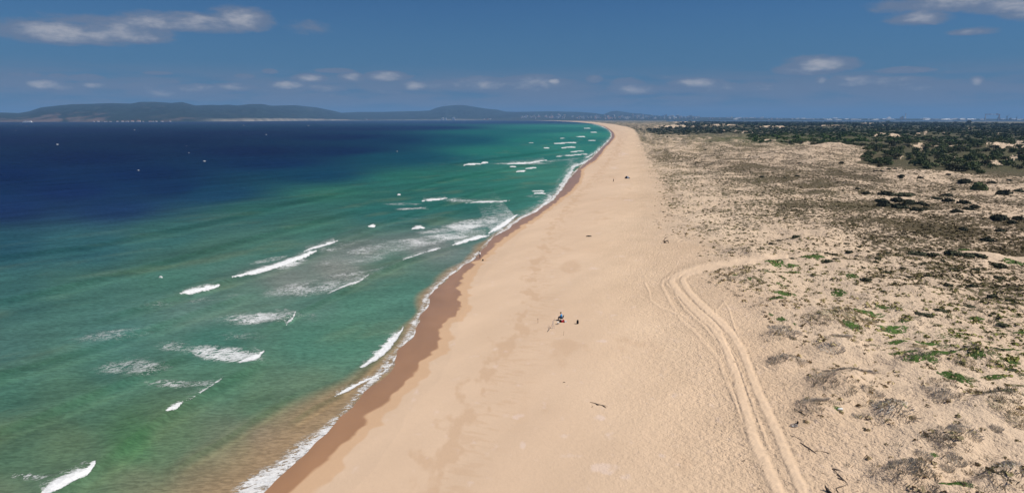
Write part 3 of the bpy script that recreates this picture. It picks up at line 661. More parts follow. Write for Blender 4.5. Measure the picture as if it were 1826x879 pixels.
# ------------------------------------------------------------------ far hills, far shore
def simple_mat(name, rgb, rough=.85, spec=.15, vary=.0, scale=3.0, metallic=0.0):
    m, n, p = new_mat(name)
    base = (*[float(v) for v in rgb], 1)
    if vary:
        geo = n.new('ShaderNodeTexCoord').outputs['Object']
        t = n.ss(n.noise(geo, scale, 4, .6), .25, .75, 1 - vary, 1 + vary)
        cm = n.new('ShaderNodeCombineColor')
        for i in range(3): n.put(cm.inputs[i], t)
        n.put(p.inputs['Base Color'], n.mix(1.0, base, cm.outputs[0], 'MULTIPLY'))
    else:
        p.inputs['Base Color'].default_value = base
    p.inputs['Roughness'].default_value = rough
    p.inputs['Specular IOR Level'].default_value = spec
    p.inputs['Metallic'].default_value = metallic
    return m

def attr_mat(name, rough=.9, spec=.1, scale=.01, amt=.25, transl=0.0):
    m, n, p = new_mat(name)
    geo = n.new('ShaderNodeNewGeometry').outputs['Position']
    t = n.ss(n.noise(geo, scale, 5, .65), .3, .7, 1 - amt, 1 + amt)
    cm = n.new('ShaderNodeCombineColor')
    for i in range(3): n.put(cm.inputs[i], t)
    n.put(p.inputs['Base Color'], n.mix(1.0, n.attr('tint').outputs['Color'], cm.outputs[0], 'MULTIPLY'))
    p.inputs['Roughness'].default_value = rough; p.inputs['Specular IOR Level'].default_value = spec
    return m

HILL_MAT = attr_mat('hill_scrub', scale=.006, amt=.35)

def hill_xyz(px, v, prof, D0f, depth, curve):
    ytop = prof(px); D0 = D0f(px); D = D0 + depth * v
    rx, ry, rz = ray(px, ytop)
    k = rx / ry
    zr = CAM_H + (D0 + depth) * (rz / ry)
    return k, D, zr

def build_hill(name, prof, D0f, depth, curve, x0, x1, nx, nv, seed, cliffs=None, base_tone=(28, 40, 34), relief=.35):
    px = np.linspace(x0, x1, nx); v = np.r_[np.linspace(0, 1, nv), 1.25, 1.6]
    PXg, V = np.meshgrid(px, v)
    k, D, zr = hill_xyz(PXg, V, prof, D0f, depth, curve)
    X = k * D; Y = D
    vv = np.clip(V, 0, 1)
    fall = 1 - .5 * sstep(V, 1, 1.6)
    n1 = fbm(X / 700, Y / 700, 5, seed); rid = 1 - np.abs(fbm(X / 420, Y / 900, 4, seed + 3)) * 2.2
    shape = vv ** curve
    if cliffs is not None:
        cl = cliffs(PXg)
        shape = np.maximum(shape, cl * np.clip(vv * 7, 0, 1) * .34)
    env = np.sin(np.pi * np.clip(vv, 0, 1)) ** .8
    Z = np.maximum(zr, 3) * (shape * fall - relief * env * (1 - np.clip(rid, 0, 1)) * .55 + relief * env * n1 * .35)
    # nothing nearer than the crest may stick out above it
    lim = CAM_H + (zr - CAM_H) * (D / (D0f(PXg) + depth))
    Z = np.where(V < 1, np.minimum(Z, lim - 2 * (1 - vv)), Z)
    Z = np.where(V == 0, -1.0, np.maximum(Z, -1))
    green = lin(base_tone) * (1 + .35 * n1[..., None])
    col = np.repeat(green[None], 1, 0)[0]
    pale = sstep(fbm(X / 260, Y / 500, 4, seed + 9), .18, .5) * .35
    col = col + (lin((84, 80, 68)) - col) * pale[..., None]
    if cliffs is not None:
        rock = sstep(cl * 1.0 + 1.3 * fbm(X / 190, Z / 70, 5, seed + 5) - vv * 2.6, .25, .8) * .8
        col = col + (lin((112, 92, 84)) - col) * rock[..., None]
    beach = sstep(V, .05, .015) * sstep(PXg, 330, 420)
    col = col + (lin((200, 186, 168)) - col) * (beach * .45)[..., None]
    return grid_mesh(name, X, Y, Z, dict(tint=col / 1.22), HILL_MAT)

PROF_L = rows([(-420, 196), (-200, 199), (0, 201), (34, 202), (52, 199), (73, 192), (110, 188), (131, 186.2), (162, 185.6), (199, 184.2), (233, 185.3), (249, 182.2), (275, 182), (304, 184), (325, 182.4), (348, 188.5), (377, 187.4), (392, 188), (406, 187), (424, 188.5), (445, 186), (468, 186), (484, 189), (525, 188), (565, 192), (599, 199), (625, 206), (650, 211), (680, 212)])
PROF_M = rows([(540, 210), (580, 204), (617, 201), (643, 200), (682, 200), (716, 199), (748, 198.5), (766, 197.6), (777, 193), (790, 190), (813, 187.7), (826, 187.7), (847, 191), (866, 194), (887, 196), (902, 199.5), (920, 200), (980, 199), (1035, 200), (1060, 202), (1080, 205), (1110, 209)])
PROF_R = rows([(1050, 208), (1066, 205.5), (1077, 204), (1087, 199.5), (1100, 198), (1119, 201), (1142, 203), (1168, 206), (1208, 208.6), (1260, 210), (1300, 211), (1340, 212)])
PROF_T = rows([(860, 211.5), (920, 208), (960, 206.5), (1000, 207), (1100, 207.5), (1200, 208.2), (1260, 209.6), (1380, 211.0), (1500, 211.6), (1650, 211.8), (1826, 212.2), (2100, 212.5), (2300, 212.5)])
D_L = rows([(-420, 6500), (0, 7000), (300, 7300), (450, 8600), (560, 11000), (700, 12500)])
D_M = rows([(500, 12500), (1200, 13500)])
D_R = rows([(1000, 14800), (1400, 15000)])
D_T = rows([(860, 11500), (1000, 10800), (1300, 9800), (2300, 9000)])
cl_f = rows([(-420, .8), (0, .9), (60, 1.0), (100, 1.0), (112, .35), (120, .9), (170, .75), (200, .3), (260, .12), (480, .25), (620, .3), (680, .0)])
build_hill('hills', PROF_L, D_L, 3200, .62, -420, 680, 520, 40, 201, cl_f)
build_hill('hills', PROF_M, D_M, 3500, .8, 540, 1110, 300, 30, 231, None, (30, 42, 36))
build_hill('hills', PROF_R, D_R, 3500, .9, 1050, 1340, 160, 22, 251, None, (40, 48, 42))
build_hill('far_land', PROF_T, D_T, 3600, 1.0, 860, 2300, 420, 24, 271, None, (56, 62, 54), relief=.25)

def slope_point(px, v, prof=PROF_T, D0f=D_T, depth=3600):
    """a place on the far land, at its real distance"""
    ytop = float(prof(px)); D0 = float(D0f(px)); D = D0 + depth * v
    rx, ry, rz = ray(px, ytop)
    zr = CAM_H + (D0 + depth) * float(rz / ry)
    return float(rx / ry) * D, D, max(zr, 3) * v

# the estuary lying between the wood and the far town
ex = np.linspace(1180, 2300, 60); ed = np.linspace(0, 1, 8)
EX, ED = np.meshgrid(ex, ed)
d0 = 7600 + 350 * np.sin(EX / 90.0) - (EX - 1500) * .6; d1 = np.minimum(D_T(EX) + 60, 9900)
Dd = d0 + (d1 - d0) * ED
grid_mesh('estuary', (EX - PCX) / FPX * Dd / math.cos(PITCH), Dd, np.full_like(Dd, 3.2), {}, simple_mat('estuary_water', lin((70, 92, 118)) / 1.22, .3, .3))

# ------------------------------------------------------------------ building helpers for small meshes
def box(cx, cy, cz, sx, sy, sz, taper=1.0):
    v = []
    for z, k in ((cz - sz / 2, 1), (cz + sz / 2, taper)):
        for dx_, dy_ in ((-1, -1), (1, -1), (1, 1), (-1, 1)):
            v.append((cx + dx_ * sx / 2 * k, cy + dy_ * sy / 2 * k, z))
    f = [(0, 3, 2, 1), (4, 5, 6, 7), (0, 1, 5, 4), (1, 2, 6, 5), (2, 3, 7, 6), (3, 0, 4, 7)]
    return v, f

def tube(points, radii, sides=6):
    """a closed tapering tube through points"""
    v = []; f = []
    P = [Vector(p) for p in points]
    for i, p in enumerate(P):
        t = (P[min(i + 1, len(P) - 1)] - P[max(i - 1, 0)]).normalized()
        up = Vector((0, 0, 1)) if abs(t.z) < .9 else Vector((1, 0, 0))
        a = t.cross(up).normalized(); b = t.cross(a).normalized()
        r = radii[i] if hasattr(radii, '__len__') else radii
        for k in range(sides):
            an = 2 * math.pi * k / sides
            q = p + a * (r * math.cos(an)) + b * (r * math.sin(an)); v.append(tuple(q))
    for i in range(len(P) - 1):
        for k in range(sides):
            k2 = (k + 1) % sides
            f.append((i * sides + k, i * sides + k2, (i + 1) * sides + k2, (i + 1) * sides + k))
    f.append(tuple(range(sides))[::-1]); f.append(tuple((len(P) - 1) * sides + k for k in range(sides)))
    return v, f

def lathe(prof, sides=14):
    v = []; f = []
    for r, z in prof:
        for k in range(sides):
            a = 2 * math.pi * k / sides; v.append((r * math.cos(a), r * math.sin(a), z))
    for i in range(len(prof) - 1):
        for k in range(sides):
            k2 = (k + 1) % sides
            f.append((i * sides + k, i * sides + k2, (i + 1) * sides + k2, (i + 1) * sides + k))
    f.append(tuple(range(sides))[::-1]); f.append(tuple((len(prof) - 1) * sides + k for k in range(sides)))
    return v, f

def join(*parts):
    v = []; f = []
    for a, b in parts:
        o = len(v); v += list(a); f += [tuple(i + o for i in q) for q in b]
    return v, f

def py_mesh(name, vf, mats, slots=None, smooth=False):
    me = bpy.data.meshes.new(name); me.from_pydata([tuple(map(float, p)) for p in vf[0]], [], vf[1])
    for m in (mats if isinstance(mats, (list, tuple)) else [mats]): me.materials.append(m)
    if slots: me.polygons.foreach_set('material_index', slots)
    if smooth: me.polygons.foreach_set('use_smooth', [True] * len(me.polygons))
    me.update(); return me

def link(name, me, parent=None, loc=(0, 0, 0), rz=0.0, scale=(1, 1, 1)):
    o = bpy.data.objects.new(name, me); COL.objects.link(o)
    o.location = loc; o.rotation_euler = (0, 0, rz); o.scale = scale
    if parent: o.parent = parent
    return o

def tag(o, label, cat, group=None):
    o['label'] = label; o['category'] = cat
    if group: o['group'] = group
    return o

def thing(name, label, cat, loc, rz=0.0, group=None):
    o = bpy.data.objects.new(name, None); COL.objects.link(o)
    o.empty_display_size = .3
    o.location = loc; o.rotation_euler = (0, 0, rz)
    return tag(o, label, cat, group)

# ------------------------------------------------------------------ far town, works, shipyard, ship
WHITE = simple_mat('white_render', (.88, .86, .84), vary=.06, scale=.05)
CREAM = simple_mat('cream_render', (.80, .72, .64), vary=.08, scale=.05)
TILE = simple_mat('clay_tile', (.36, .17, .11), vary=.2, scale=.2)
GLASS = simple_mat('window_glass', (.05, .06, .08), .2, .5)
CONC = simple_mat('concrete', (.36, .35, .34), vary=.12, scale=.1)
RUST = simple_mat('red_steel', (.42, .20, .17), vary=.15, scale=.1)
STEEL = simple_mat('dark_steel', (.12, .13, .16), .6, .3, vary=.15, scale=.1)

def house_mesh(w, d, h, mat):
    v, f = box(0, 0, h / 2, w, d, h)
    n = len(f); slots = [0] * n
    e = .6; rh = w * .22
    rv = [(-w / 2 - e, -d / 2 - e, h + .05), (w / 2 + e, -d / 2 - e, h + .05), (w / 2 + e, d / 2 + e, h + .05), (-w / 2 - e, d / 2 + e, h + .05), (-w / 2 + d * .3, 0, h + rh), (w / 2 - d * .3, 0, h + rh)]
    rf = [(0, 1, 5, 4), (2, 3, 4, 5), (1, 2, 5), (3, 0, 4), (0, 3, 2, 1)]
    v, f = join((v, f), (rv, rf)); slots += [1] * 5
    for i in range(3):
        b = box(-w * .32 + i * w * .32, -d / 2, h * .55, w * .12, .3, h * .3); v, f = join((v, f), b); slots += [2] * 6
    return py_mesh('house', (v, f), [mat, TILE, GLASS], slots)

def block_mesh(w, d, h, floors, mat):
    v, f = box(0, 0, h / 2, w, d, h); slots = [0] * 6
    for k in range(floors):
        z = (k + .55) * h / floors
        for i in range(4):
            v, f = join((v, f), box(-w * .36 + i * w * .24, -d / 2, z, w * .13, .3, h / floors * .45)); slots += [2] * 6
        v, f = join((v, f), box(0, -d / 2 - .6, k * h / floors + .15, w * .96, 1.2, .3)); slots += [0] * 6
    v, f = join((v, f), box(0, 0, h + .5, w * 1.02, d * 1.02, 1.0), box(w * .2, 0, h + 2.4, w * .25, d * .4, 2.8)); slots += [0] * 12
    return py_mesh('apartment_block', (v, f), [mat, TILE, GLASS], slots)

def shed_mesh(w, d, h, mat, roof):
    v, f = box(0, 0, h / 2, w, d, h); slots = [0] * 6
    rv = [(-w / 2 - 1, -d / 2 - 1, h + .05), (w / 2 + 1, -d / 2 - 1, h + .05), (w / 2 + 1, d / 2 + 1, h + .05), (-w / 2 - 1, d / 2 + 1, h + .05), (-w / 2 - 1, 0, h * 1.35), (w / 2 + 1, 0, h * 1.35)]
    rf = [(0, 1, 5, 4), (2, 3, 4, 5), (1, 2, 5), (3, 0, 4), (0, 3, 2, 1)]
    v, f = join((v, f), (rv, rf)); slots += [1] * 5
    for i in range(4):
        v, f = join((v, f), box(-w * .36 + i * w * .24, -d / 2, h * .35, w * .1, .4, h * .6)); slots += [2] * 6
    return py_mesh('warehouse', (v, f), [mat, roof, GLASS], slots)

HOUSES = [house_mesh(22, 14, 8, WHITE), house_mesh(30, 16, 9, CREAM), house_mesh(18, 12, 7, WHITE)]
BLOCKS = [block_mesh(26, 16, 22, 6, WHITE), block_mesh(34, 16, 16, 4, WHITE), block_mesh(22, 18, 34, 9, CREAM), block_mesh(40, 18, 26, 7, WHITE)]
SHEDS = [shed_mesh(90, 40, 14, WHITE, WHITE), shed_mesh(120, 45, 16, CREAM, WHITE), shed_mesh(70, 35, 18, WHITE, CONC)]
r2 = random.Random(5)
def town(x0, x1, count, vlo, vhi, kinds, label, group, size=(.7, 1.3), cat='building'):
    for _ in range(count):
        px = r2.uniform(x0, x1); v = r2.uniform(vlo, vhi)
        x, y, z = slope_point(px, v)
        me = r2.choice(kinds); s = r2.uniform(*size) * (1.15 if x1 < 1300 else .9)
        o = link(me.name.split('.')[0], me, None, (x, y, z - .5), r2.uniform(-.4, .4), (s, s, s))
        tag(o, label, cat, group)
town(925, 1000, 38, .35, .9, BLOCKS + HOUSES, 'small pale town building on the low slope left of the beach tip', 'buildings of the far town left of the beach tip')
town(1000, 1130, 52, .25, .85, BLOCKS + HOUSES, 'small pale town building spread below the pointed far hill', 'buildings of the far town below the pointed hill')
town(1130, 1250, 46, .3, .95, BLOCKS, 'pale apartment block in the dense far town right of the last hill', 'blocks of the far town right of the hills', (.8, 1.3))
town(1250, 1420, 44, .3, .9, BLOCKS + SHEDS[:1] + HOUSES, 'low white building on the far flat land above the dark wood', 'low buildings on the far flat land', (.6, 1.1))
town(1420, 1580, 26, .2, .9, SHEDS + BLOCKS[:2], 'pale shed or block on the far shore left of the factory', 'sheds on the far shore left of the factory', (.6, 1.0))
town(1640, 1760, 24, .15, .7, SHEDS, 'long white warehouse between the factory chimney and the gantry crane', 'warehouses between factory and shipyard', (.6, 1.1))
town(1770, 1826, 10, .3, .9, SHEDS + BLOCKS[:1], 'low pale shed behind the shipyard cranes', 'sheds behind the shipyard', (.5, .9))
for (px, h, lab) in ((1128, 2.0, 'tallest pale tower block left in the far town below the ridge'), (1078, 1.5, 'lone pale tower block in the far town under the pointed hill')):
    x, y, z = slope_point(px, .5); tag(link('apartment_block', BLOCKS[2], None, (x, y, z), .1, (1.1, 1.1, h)), lab, 'building')
def hill_spot(px, v, prof, D0f, depth, z):
    k, D, zr = hill_xyz(np.array(px, float), np.array(v), prof, D0f, depth, 1)
    return float(k * D), float(D), z
for (px, w, h, lab) in ((789, 1.7, 2.0, 'first white tower block of the pair at the foot of the middle hill'), (795, 1.5, 1.7, 'shorter white tower block beside the leftmost one at the foot of the middle hill'), (809, 1.9, 2.2, 'square white tower block standing alone right of the pair under the middle hill')):
    x, y, z = hill_spot(px, .02, PROF_M, D_M, 3500, 2); tag(link('apartment_block', BLOCKS[0], None, (x, y - 60, 0), 0, (w, w, h)), lab, 'building')
for i in range(34):
    px = r2.choice([r2.uniform(600, 622), r2.uniform(640, 668), r2.uniform(840, 925), r2.uniform(860, 900)])
    x, y, z = hill_spot(px, 0, PROF_M, D_M, 3500, 0)
    s = r2.uniform(.8, 1.7); tag(link('house', r2.choice(HOUSES + BLOCKS[:2]), None, (x, y - 40 - r2.uniform(0, 160), 0), r2.uniform(-.3, .3), (s, s, s)), 'small white building on the far beach strip below the middle hills', 'building', 'white buildings on the far beach strip')
for i in range(22):
    px = r2.choice([r2.uniform(195, 300), r2.uniform(240, 320), r2.uniform(150, 200)])
    x, y, z = hill_spot(px, 0, PROF_L, D_L, 3200, 0)
    s = r2.uniform(.5, 1.0); tag(link('house', r2.choice(HOUSES), None, (x, y - 30, 0), r2.uniform(-.3, .3), (s, s, s)), 'tiny white house at the water under the long left hill', 'building', 'houses under the left hill')

# factory with its chimney
fx, fy, fz = slope_point(1609, .25)
t = thing('factory', 'grey cement factory of stacked blocks beside its tall chimney', 'factory', (fx, fy, fz))
link('tower', py_mesh('tower', box(0, 0, 24, 22, 22, 48), [CONC]), t, (-18, 0, 0)); link('tower', py_mesh('tower', box(0, 0, 30, 18, 18, 60), [CONC]), t, (8, 6, 0))
link('hall', py_mesh('hall', join(box(0, 0, 12, 90, 40, 24), box(-30, 0, 27, 20, 24, 6)), [CONC]), t, (0, -14, 0)); link('silo', py_mesh('silo', lathe([(9, 0), (9, 34), (5, 38), (.5, 39)]), [WHITE]), t, (34, -10, 0))
cx_, cy_, cz_ = slope_point(1614.5, .25)
t = thing('factory_chimney', 'tall pale factory chimney with a reddish top on the far shore', 'chimney', (cx_, cy_, cz_))
link('shaft', py_mesh('shaft', lathe([(5.5, 0), (4.6, 40), (4.0, 80)]), [CREAM]), t); link('top_band', py_mesh('top_band', lathe([(4.05, 80), (3.7, 96), (3.2, 96.5)]), [RUST]), t)
wx, wy, wz = slope_point(1585, .25)
t = thing('white_plant', 'cluster of white silos and plant buildings left of the factory', 'industrial plant', (wx, wy, wz))
for i, (ox, hh) in enumerate(((-30, 26), (-12, 40), (8, 46), (24, 30))): link('silo', py_mesh('silo', lathe([(9, 0), (9, hh), (6, hh + 4), (.5, hh + 5)]), [WHITE]), t, (ox, 0, 0))
link('hall', py_mesh('hall', join(box(0, 0, 9, 130, 34, 18), box(30, 0, 21, 30, 20, 6)), [WHITE]), t, (10, -26, 0))

# shipyard
gx, gy, gz = slope_point(1769, .08)
t = thing('gantry_crane', 'huge red and white goliath gantry crane at the far shipyard', 'crane', (gx, gy, gz))
W_, H_ = 196.0, 86.0
link('girder', py_mesh('girder', join(box(0, -4, H_, W_, 5, 8), box(0, 4, H_, W_, 5, 8)), [RUST]), t)
link('girder_section', py_mesh('girder_section', box(12, 0, H_ + .2, 70, 14, 9), [WHITE]), t)
link('leg', py_mesh('leg', join(tube([(-W_ / 2 + 6, -14, 0), (-W_ / 2 + 3, 0, H_ - 4)], [2.6, 3.4]), tube([(-W_ / 2 + 6, 14, 0), (-W_ / 2 + 3, 0, H_ - 4)], [2.6, 3.4]), box(-W_ / 2 + 6, 0, 3, 5, 34, 4)), [CREAM]), t)
link('leg', py_mesh('leg', join(tube([(W_ / 2 - 6, -14, 0), (W_ / 2 - 6, -3, H_ - 4)], [3.6, 5]), tube([(W_ / 2 - 6, 14, 0), (W_ / 2 - 6, 3, H_ - 4)], [3.6, 5]), box(W_ / 2 - 6, 0, 3, 6, 34, 4)), [RUST]), t)
link('trolley', py_mesh('trolley', join(box(60, 0, H_ + 8, 14, 12, 7), box(60, 0, H_ - 9, 8, 8, 6)), [RUST]), t)
def jib_crane(px, h, reach, label):
    x, y, z = slope_point(px, .08)
    t = thing('jib_crane', label, 'crane', (x, y - 60, z), 0, None)
    link('tower', py_mesh('tower', join(box(0, 0, h * .25, 10, 10, h * .5, .7), box(0, 0, h * .55, 9, 9, h * .12)), [STEEL]), t)
    link('jib', py_mesh('jib', tube([(0, 0, h * .56), (reach * .5, 0, h * .8), (reach, 0, h)], [2.4, 2.0, 1.2], 5), [STEEL]), t)
    link('counterweight', py_mesh('counterweight', join(box(-reach * .25, 0, h * .6, 8, 8, 7), tube([(0, 0, h * .56), (-reach * .1, 0, h * .8), (0, 0, h * .62)], 1.2, 5)), [STEEL]), t)
for a in ((1790, 92, 32, 'dark jib crane leaning right beside the gantry crane, tallest of the yard cranes'), (1751, 56, 8, 'slim dark crane just left of the gantry crane leg'), (1774, 60, 10, 'dark yard crane standing under the gantry girder, left of two'), (1778, 52, -10, 'dark yard crane standing under the gantry girder, right of two'), (1807, 66, 8, 'slim upright dark crane at the right end of the shipyard')):
    jib_crane(*a)
qx, qy, qz = slope_point(1785, .04)
t = thing('docked_ship', 'dark hull of a docked ship under the shipyard cranes', 'ship', (qx, qy - 80, 3))
link('hull', py_mesh('hull', join(box(0, 0, 7, 200, 28, 14, .97)), [STEEL]), t); link('bridge', py_mesh('bridge', join(box(70, 0, 24, 22, 24, 20), box(74, 0, 38, 6, 6, 9)), [CONC]), t); link('deck_house', py_mesh('deck_house', box(-30, 0, 17, 60, 18, 6), [CONC]), t)

# the white ship under the left hills
sx, sy = at(50, 218.4, 0.0)
sx, sy = float(sx) * 5600 / float(sy), 5600.0
t = thing('ship', 'long white ship lying off the rocky left headland', 'ship', (sx, sy, 0))
Ls = 86.0
hv = []
for z, l, b in ((-1.5, .44, .8), (5.5, .5, 1.0)):
    for k, (u_, w_) in enumerate(((-.5, -1), (.32, -1), (.5, 0), (.32, 1), (-.5, 1))): hv.append((u_ * Ls * l / .5 * 1.0, w_ * 8 * b, z))
hf = [(0, 1, 6, 5), (1, 2, 7, 6), (2, 3, 8, 7), (3, 4, 9, 8), (4, 0, 5, 9), (5, 6, 7, 8, 9), (4, 3, 2, 1, 0)]
link('hull', py_mesh('hull', (hv, hf), [WHITE]), t)
link('superstructure', py_mesh('superstructure', join(box(-4, 0, 8, 66, 13, 5), box(-8, 0, 11.6, 50, 11, 2.4)), [WHITE]), t)
wv = join(*[box(-34 + i * 5.2, -6.55, 8, 2.6, .15, 1.4) for i in range(13)])
w_o = link('window_band', py_mesh('window_band', wv, [GLASS]), t); w_o['kind'] = 'stuff'
link('bridge', py_mesh('bridge', box(20, 0, 13, 10, 10, 3), [WHITE]), t); link('funnel', py_mesh('funnel', lathe([(2.2, 12), (1.8, 17)]), [CONC]), t, (-18, 0, 0))

# ------------------------------------------------------------------ plants
def leaf_quads(centres, normals, size, seed, long=1.0):
    r = np.random.default_rng(seed); n = len(centres)
    N = normals + r.normal(0, .45, (n, 3)); N /= np.linalg.norm(N, axis=1)[:, None] + 1e-9
    A = np.cross(N, r.normal(0, 1, (n, 3))); A /= np.linalg.norm(A, axis=1)[:, None] + 1e-9
    B = np.cross(N, A)
    s = size * r.uniform(.6, 1.3, (n, 1))
    c = centres
    v = np.stack([c - A * s * long - B * s * .7, c + A * s * long - B * s * .6, c + A * s * long * .8 + B * s * .7, c - A * s * long * .9 + B * s * .6], 1).reshape(-1, 3)
    return v, np.arange(4 * n).reshape(n, 4)

def dome_points(n, seed, lumps=4, flat=.75):
    """points on an uneven dome of unit half width: several overlapping cushions"""
    r = np.random.default_rng(seed)
    out = []; nrm = []
    L = [(0, 0, 0, .8)] + [(r.uniform(-.55, .55), r.uniform(-.5, .5), 0, r.uniform(.35, .55)) for _ in range(lumps)]
    w = np.array([l[3] ** 2 for l in L]); w /= w.sum()
    for _ in range(n):
        l = L[r.choice(len(L), p=w)]
        u = r.normal(0, 1, 3); u[2] = abs(u[2]); u /= np.linalg.norm(u)
        k = l[3] * r.uniform(.82, 1.05)
        out.append((l[0] + u[0] * k, l[1] + u[1] * k, u[2] * k * flat)); nrm.append(u)
    return np.array(out), np.array(nrm)

def np_mesh(name, v, f, mats, tint=None):
    o = raw_mesh(name, v, f, dict(tint=tint) if tint is not None else None, None)
    me = o.data
    for m in (mats if isinstance(mats, (list, tuple)) else [mats]): me.materials.append(m)
    bpy.data.objects.remove(o)
    return me

def foliage_mat(name, rgb, rgb2, hue=.12):
    m, n, p = new_mat(name)
    oi = n.new('ShaderNodeObjectInfo'); tcx = n.new('ShaderNodeTexCoord').outputs['Object']
    f = n.ss(n.noise(tcx, 2.3, 4, .65), .3, .7)
    c = n.mix(f, (*[float(v) for v in rgb], 1), (*[float(v) for v in rgb2], 1))
    t = n.m('ADD', .82, n.m('MULTIPLY', oi.outputs['Random'], .36))
    cm = n.new('ShaderNodeCombineColor')
    for i in range(3): n.put(cm.inputs[i], t)
    n.put(p.inputs['Base Color'], n.mix(1.0, c, cm.outputs[0], 'MULTIPLY'))
    p.inputs['Roughness'].default_value = .8; p.inputs['Specular IOR Level'].default_value = .12
    return m

DARKM = foliage_mat('dark_shrub_leaf', (.030, .036, .020), (.050, .052, .030))
PINEM = foliage_mat('pine_needles', (.066, .090, .038), (.115, .142, .056))
SCRUBM = foliage_mat('scrub_leaf', (.055, .062, .034), (.085, .085, .045))
GREENM = foliage_mat('bright_mat_leaf', (.060, .120, .022), (.100, .165, .038))
DULLGM = foliage_mat('dull_green_leaf', (.11, .14, .055), (.18, .19, .09))
GREYG = foliage_mat('grey_grass', (.46, .42, .36), (.66, .61, .53))
TANG = foliage_mat('tan_grass', (.52, .45, .29), (.70, .61, .42))
BARK = simple_mat('bark', (.085, .06, .045), vary=.25, scale=4)
DRIFT = simple_mat('driftwood', (.15, .115, .09), vary=.35, scale=6)
DRIFTD = simple_mat('dark_driftwood', (.05, .04, .035), vary=.35, scale=6)

def cushion_mesh(seed, mat, n=260, size=.16, flat=.62):
    c, nn = dome_points(n, seed, 5, flat)
    v, f = leaf_quads(c, nn, size, seed + 1)
    # dense heart of the shrub, hidden among the leaves
    hv = []; hf = []; r = random.Random(seed)
    for z, k in ((-.12, .78), (.12, .72), (.30, .52), (.40, .22)):
        for a in range(10):
            q = k * r.uniform(.85, 1.05); hv.append((q * math.cos(a * .6283), q * math.sin(a * .6283), z * flat / .62))
    for i in range(3):
        for a in range(10): hf.append((i * 10 + a, i * 10 + (a + 1) % 10, (i + 1) * 10 + (a + 1) % 10, (i + 1) * 10 + a))
    hv = np.array(hv); hf = np.array(hf) + len(v)
    return np_mesh('shrub', np.vstack([v, hv]), np.vstack([f, hf]), mat)

def mat_mesh(seed, mat, n=700, size=.062):
    """a flat spreading plant with a ragged edge: unit half width"""
    r = np.random.default_rng(seed); pts = []; nr = []
    while len(pts) < n:
        a = r.uniform(0, 6.283); q = math.sqrt(r.random())
        e = 1 + .45 * pnoise(np.array([math.cos(a) * 1.6 + seed]), np.array([math.sin(a) * 1.6]), seed)[0]
        x, y = q * math.cos(a) * e, q * math.sin(a) * e
        if pnoise(np.array([x * 3.2 + seed]), np.array([y * 3.2]), seed + 4)[0] < -.22 + (.10 if seed >= 40 else 0) and q > .3: continue
        pts.append((x, y, .05 + .16 * max(0, 1 - q) + r.uniform(0, .05))); nr.append((x * .4, y * .4, 1))
    v, f = leaf_quads(np.array(pts), np.array(nr), size, seed + 1)
    return v, f, mat

def grass_arrays(seed, blades=70, h=1.0, spread=.55, w=.05):
    r = np.random.default_rng(seed); V = []; F = []
    for i in range(blades):
        a = r.uniform(0, 6.283); q = spread * math.sqrt(r.random())
        bx, by = q * math.cos(a), q * math.sin(a)
        lean = (r.normal(0, .3, 2) + np.array([bx, by]) * .7 + np.array([-.18, .0])) * (1 if w > .03 else .35)
        hh = h * r.uniform(.45, 1.0)
        t = r.uniform(0, 3.14); wx, wy = w * math.cos(t), w * math.sin(t)
        V += [(bx - wx, by - wy, -.06), (bx + wx, by + wy, -.06), (bx + lean[0] * hh * .5 + wx * .6, by + lean[1] * hh * .5 + wy * .6, hh * .62), (bx + lean[0] * hh * 1.1, by + lean[1] * hh * 1.1, hh * .95)]
        F.append((4 * i, 4 * i + 1, 4 * i + 2, 4 * i + 3))
    return np.array(V), np.array(F)

SHRUBS = [cushion_mesh(s, DARKM) for s in (11, 12, 13, 14)]
SCRUBS = [cushion_mesh(s, SCRUBM, 200, .17) for s in (21, 22, 23)]
GREENS = [mat_mesh(s, GREENM) for s in (31, 32, 33, 34)]
DULLS = [mat_mesh(s, DULLGM, 300, .05) for s in (41, 42, 43)]
GRASSES = [(*grass_arrays(s, 330, 1.0, 1.0, .014), GREYG) for s in (51, 52, 53)]
TANS = [(*grass_arrays(s, 330, 1.0, 1.0, .014), TANG) for s in (61, 62)]

class Spot:
    pass
def spots(pts):
    P = np.array([(p[0], p[1]) for p in pts], float)
    g = ground_fields(P[:, 0], P[:, 1])
    return g

def tone_slope(x, y): return 0

def drape(P, gx, gy, X, Y):
    """ground height at world points X, Y lying near plan spots P"""
    e = 1.0
    ga = ground_fields(P[:, 0] + e, P[:, 1]); gb = ground_fields(P[:, 0], P[:, 1] + e)
    J11, J21 = ga['x'] - gx, ga['y'] - gy; J12, J22 = gb['x'] - gx, gb['y'] - gy
    det = J11 * J22 - J12 * J21
    dX, dY = X - gx[:, None], Y - gy[:, None]
    du = (J22[:, None] * dX - J12[:, None] * dY) / det[:, None]; dv = (-J21[:, None] * dX + J11[:, None] * dY) / det[:, None]
    return ground_fields(P[:, :1] + du, np.maximum(P[:, 1:2] + dv, 216))['z']

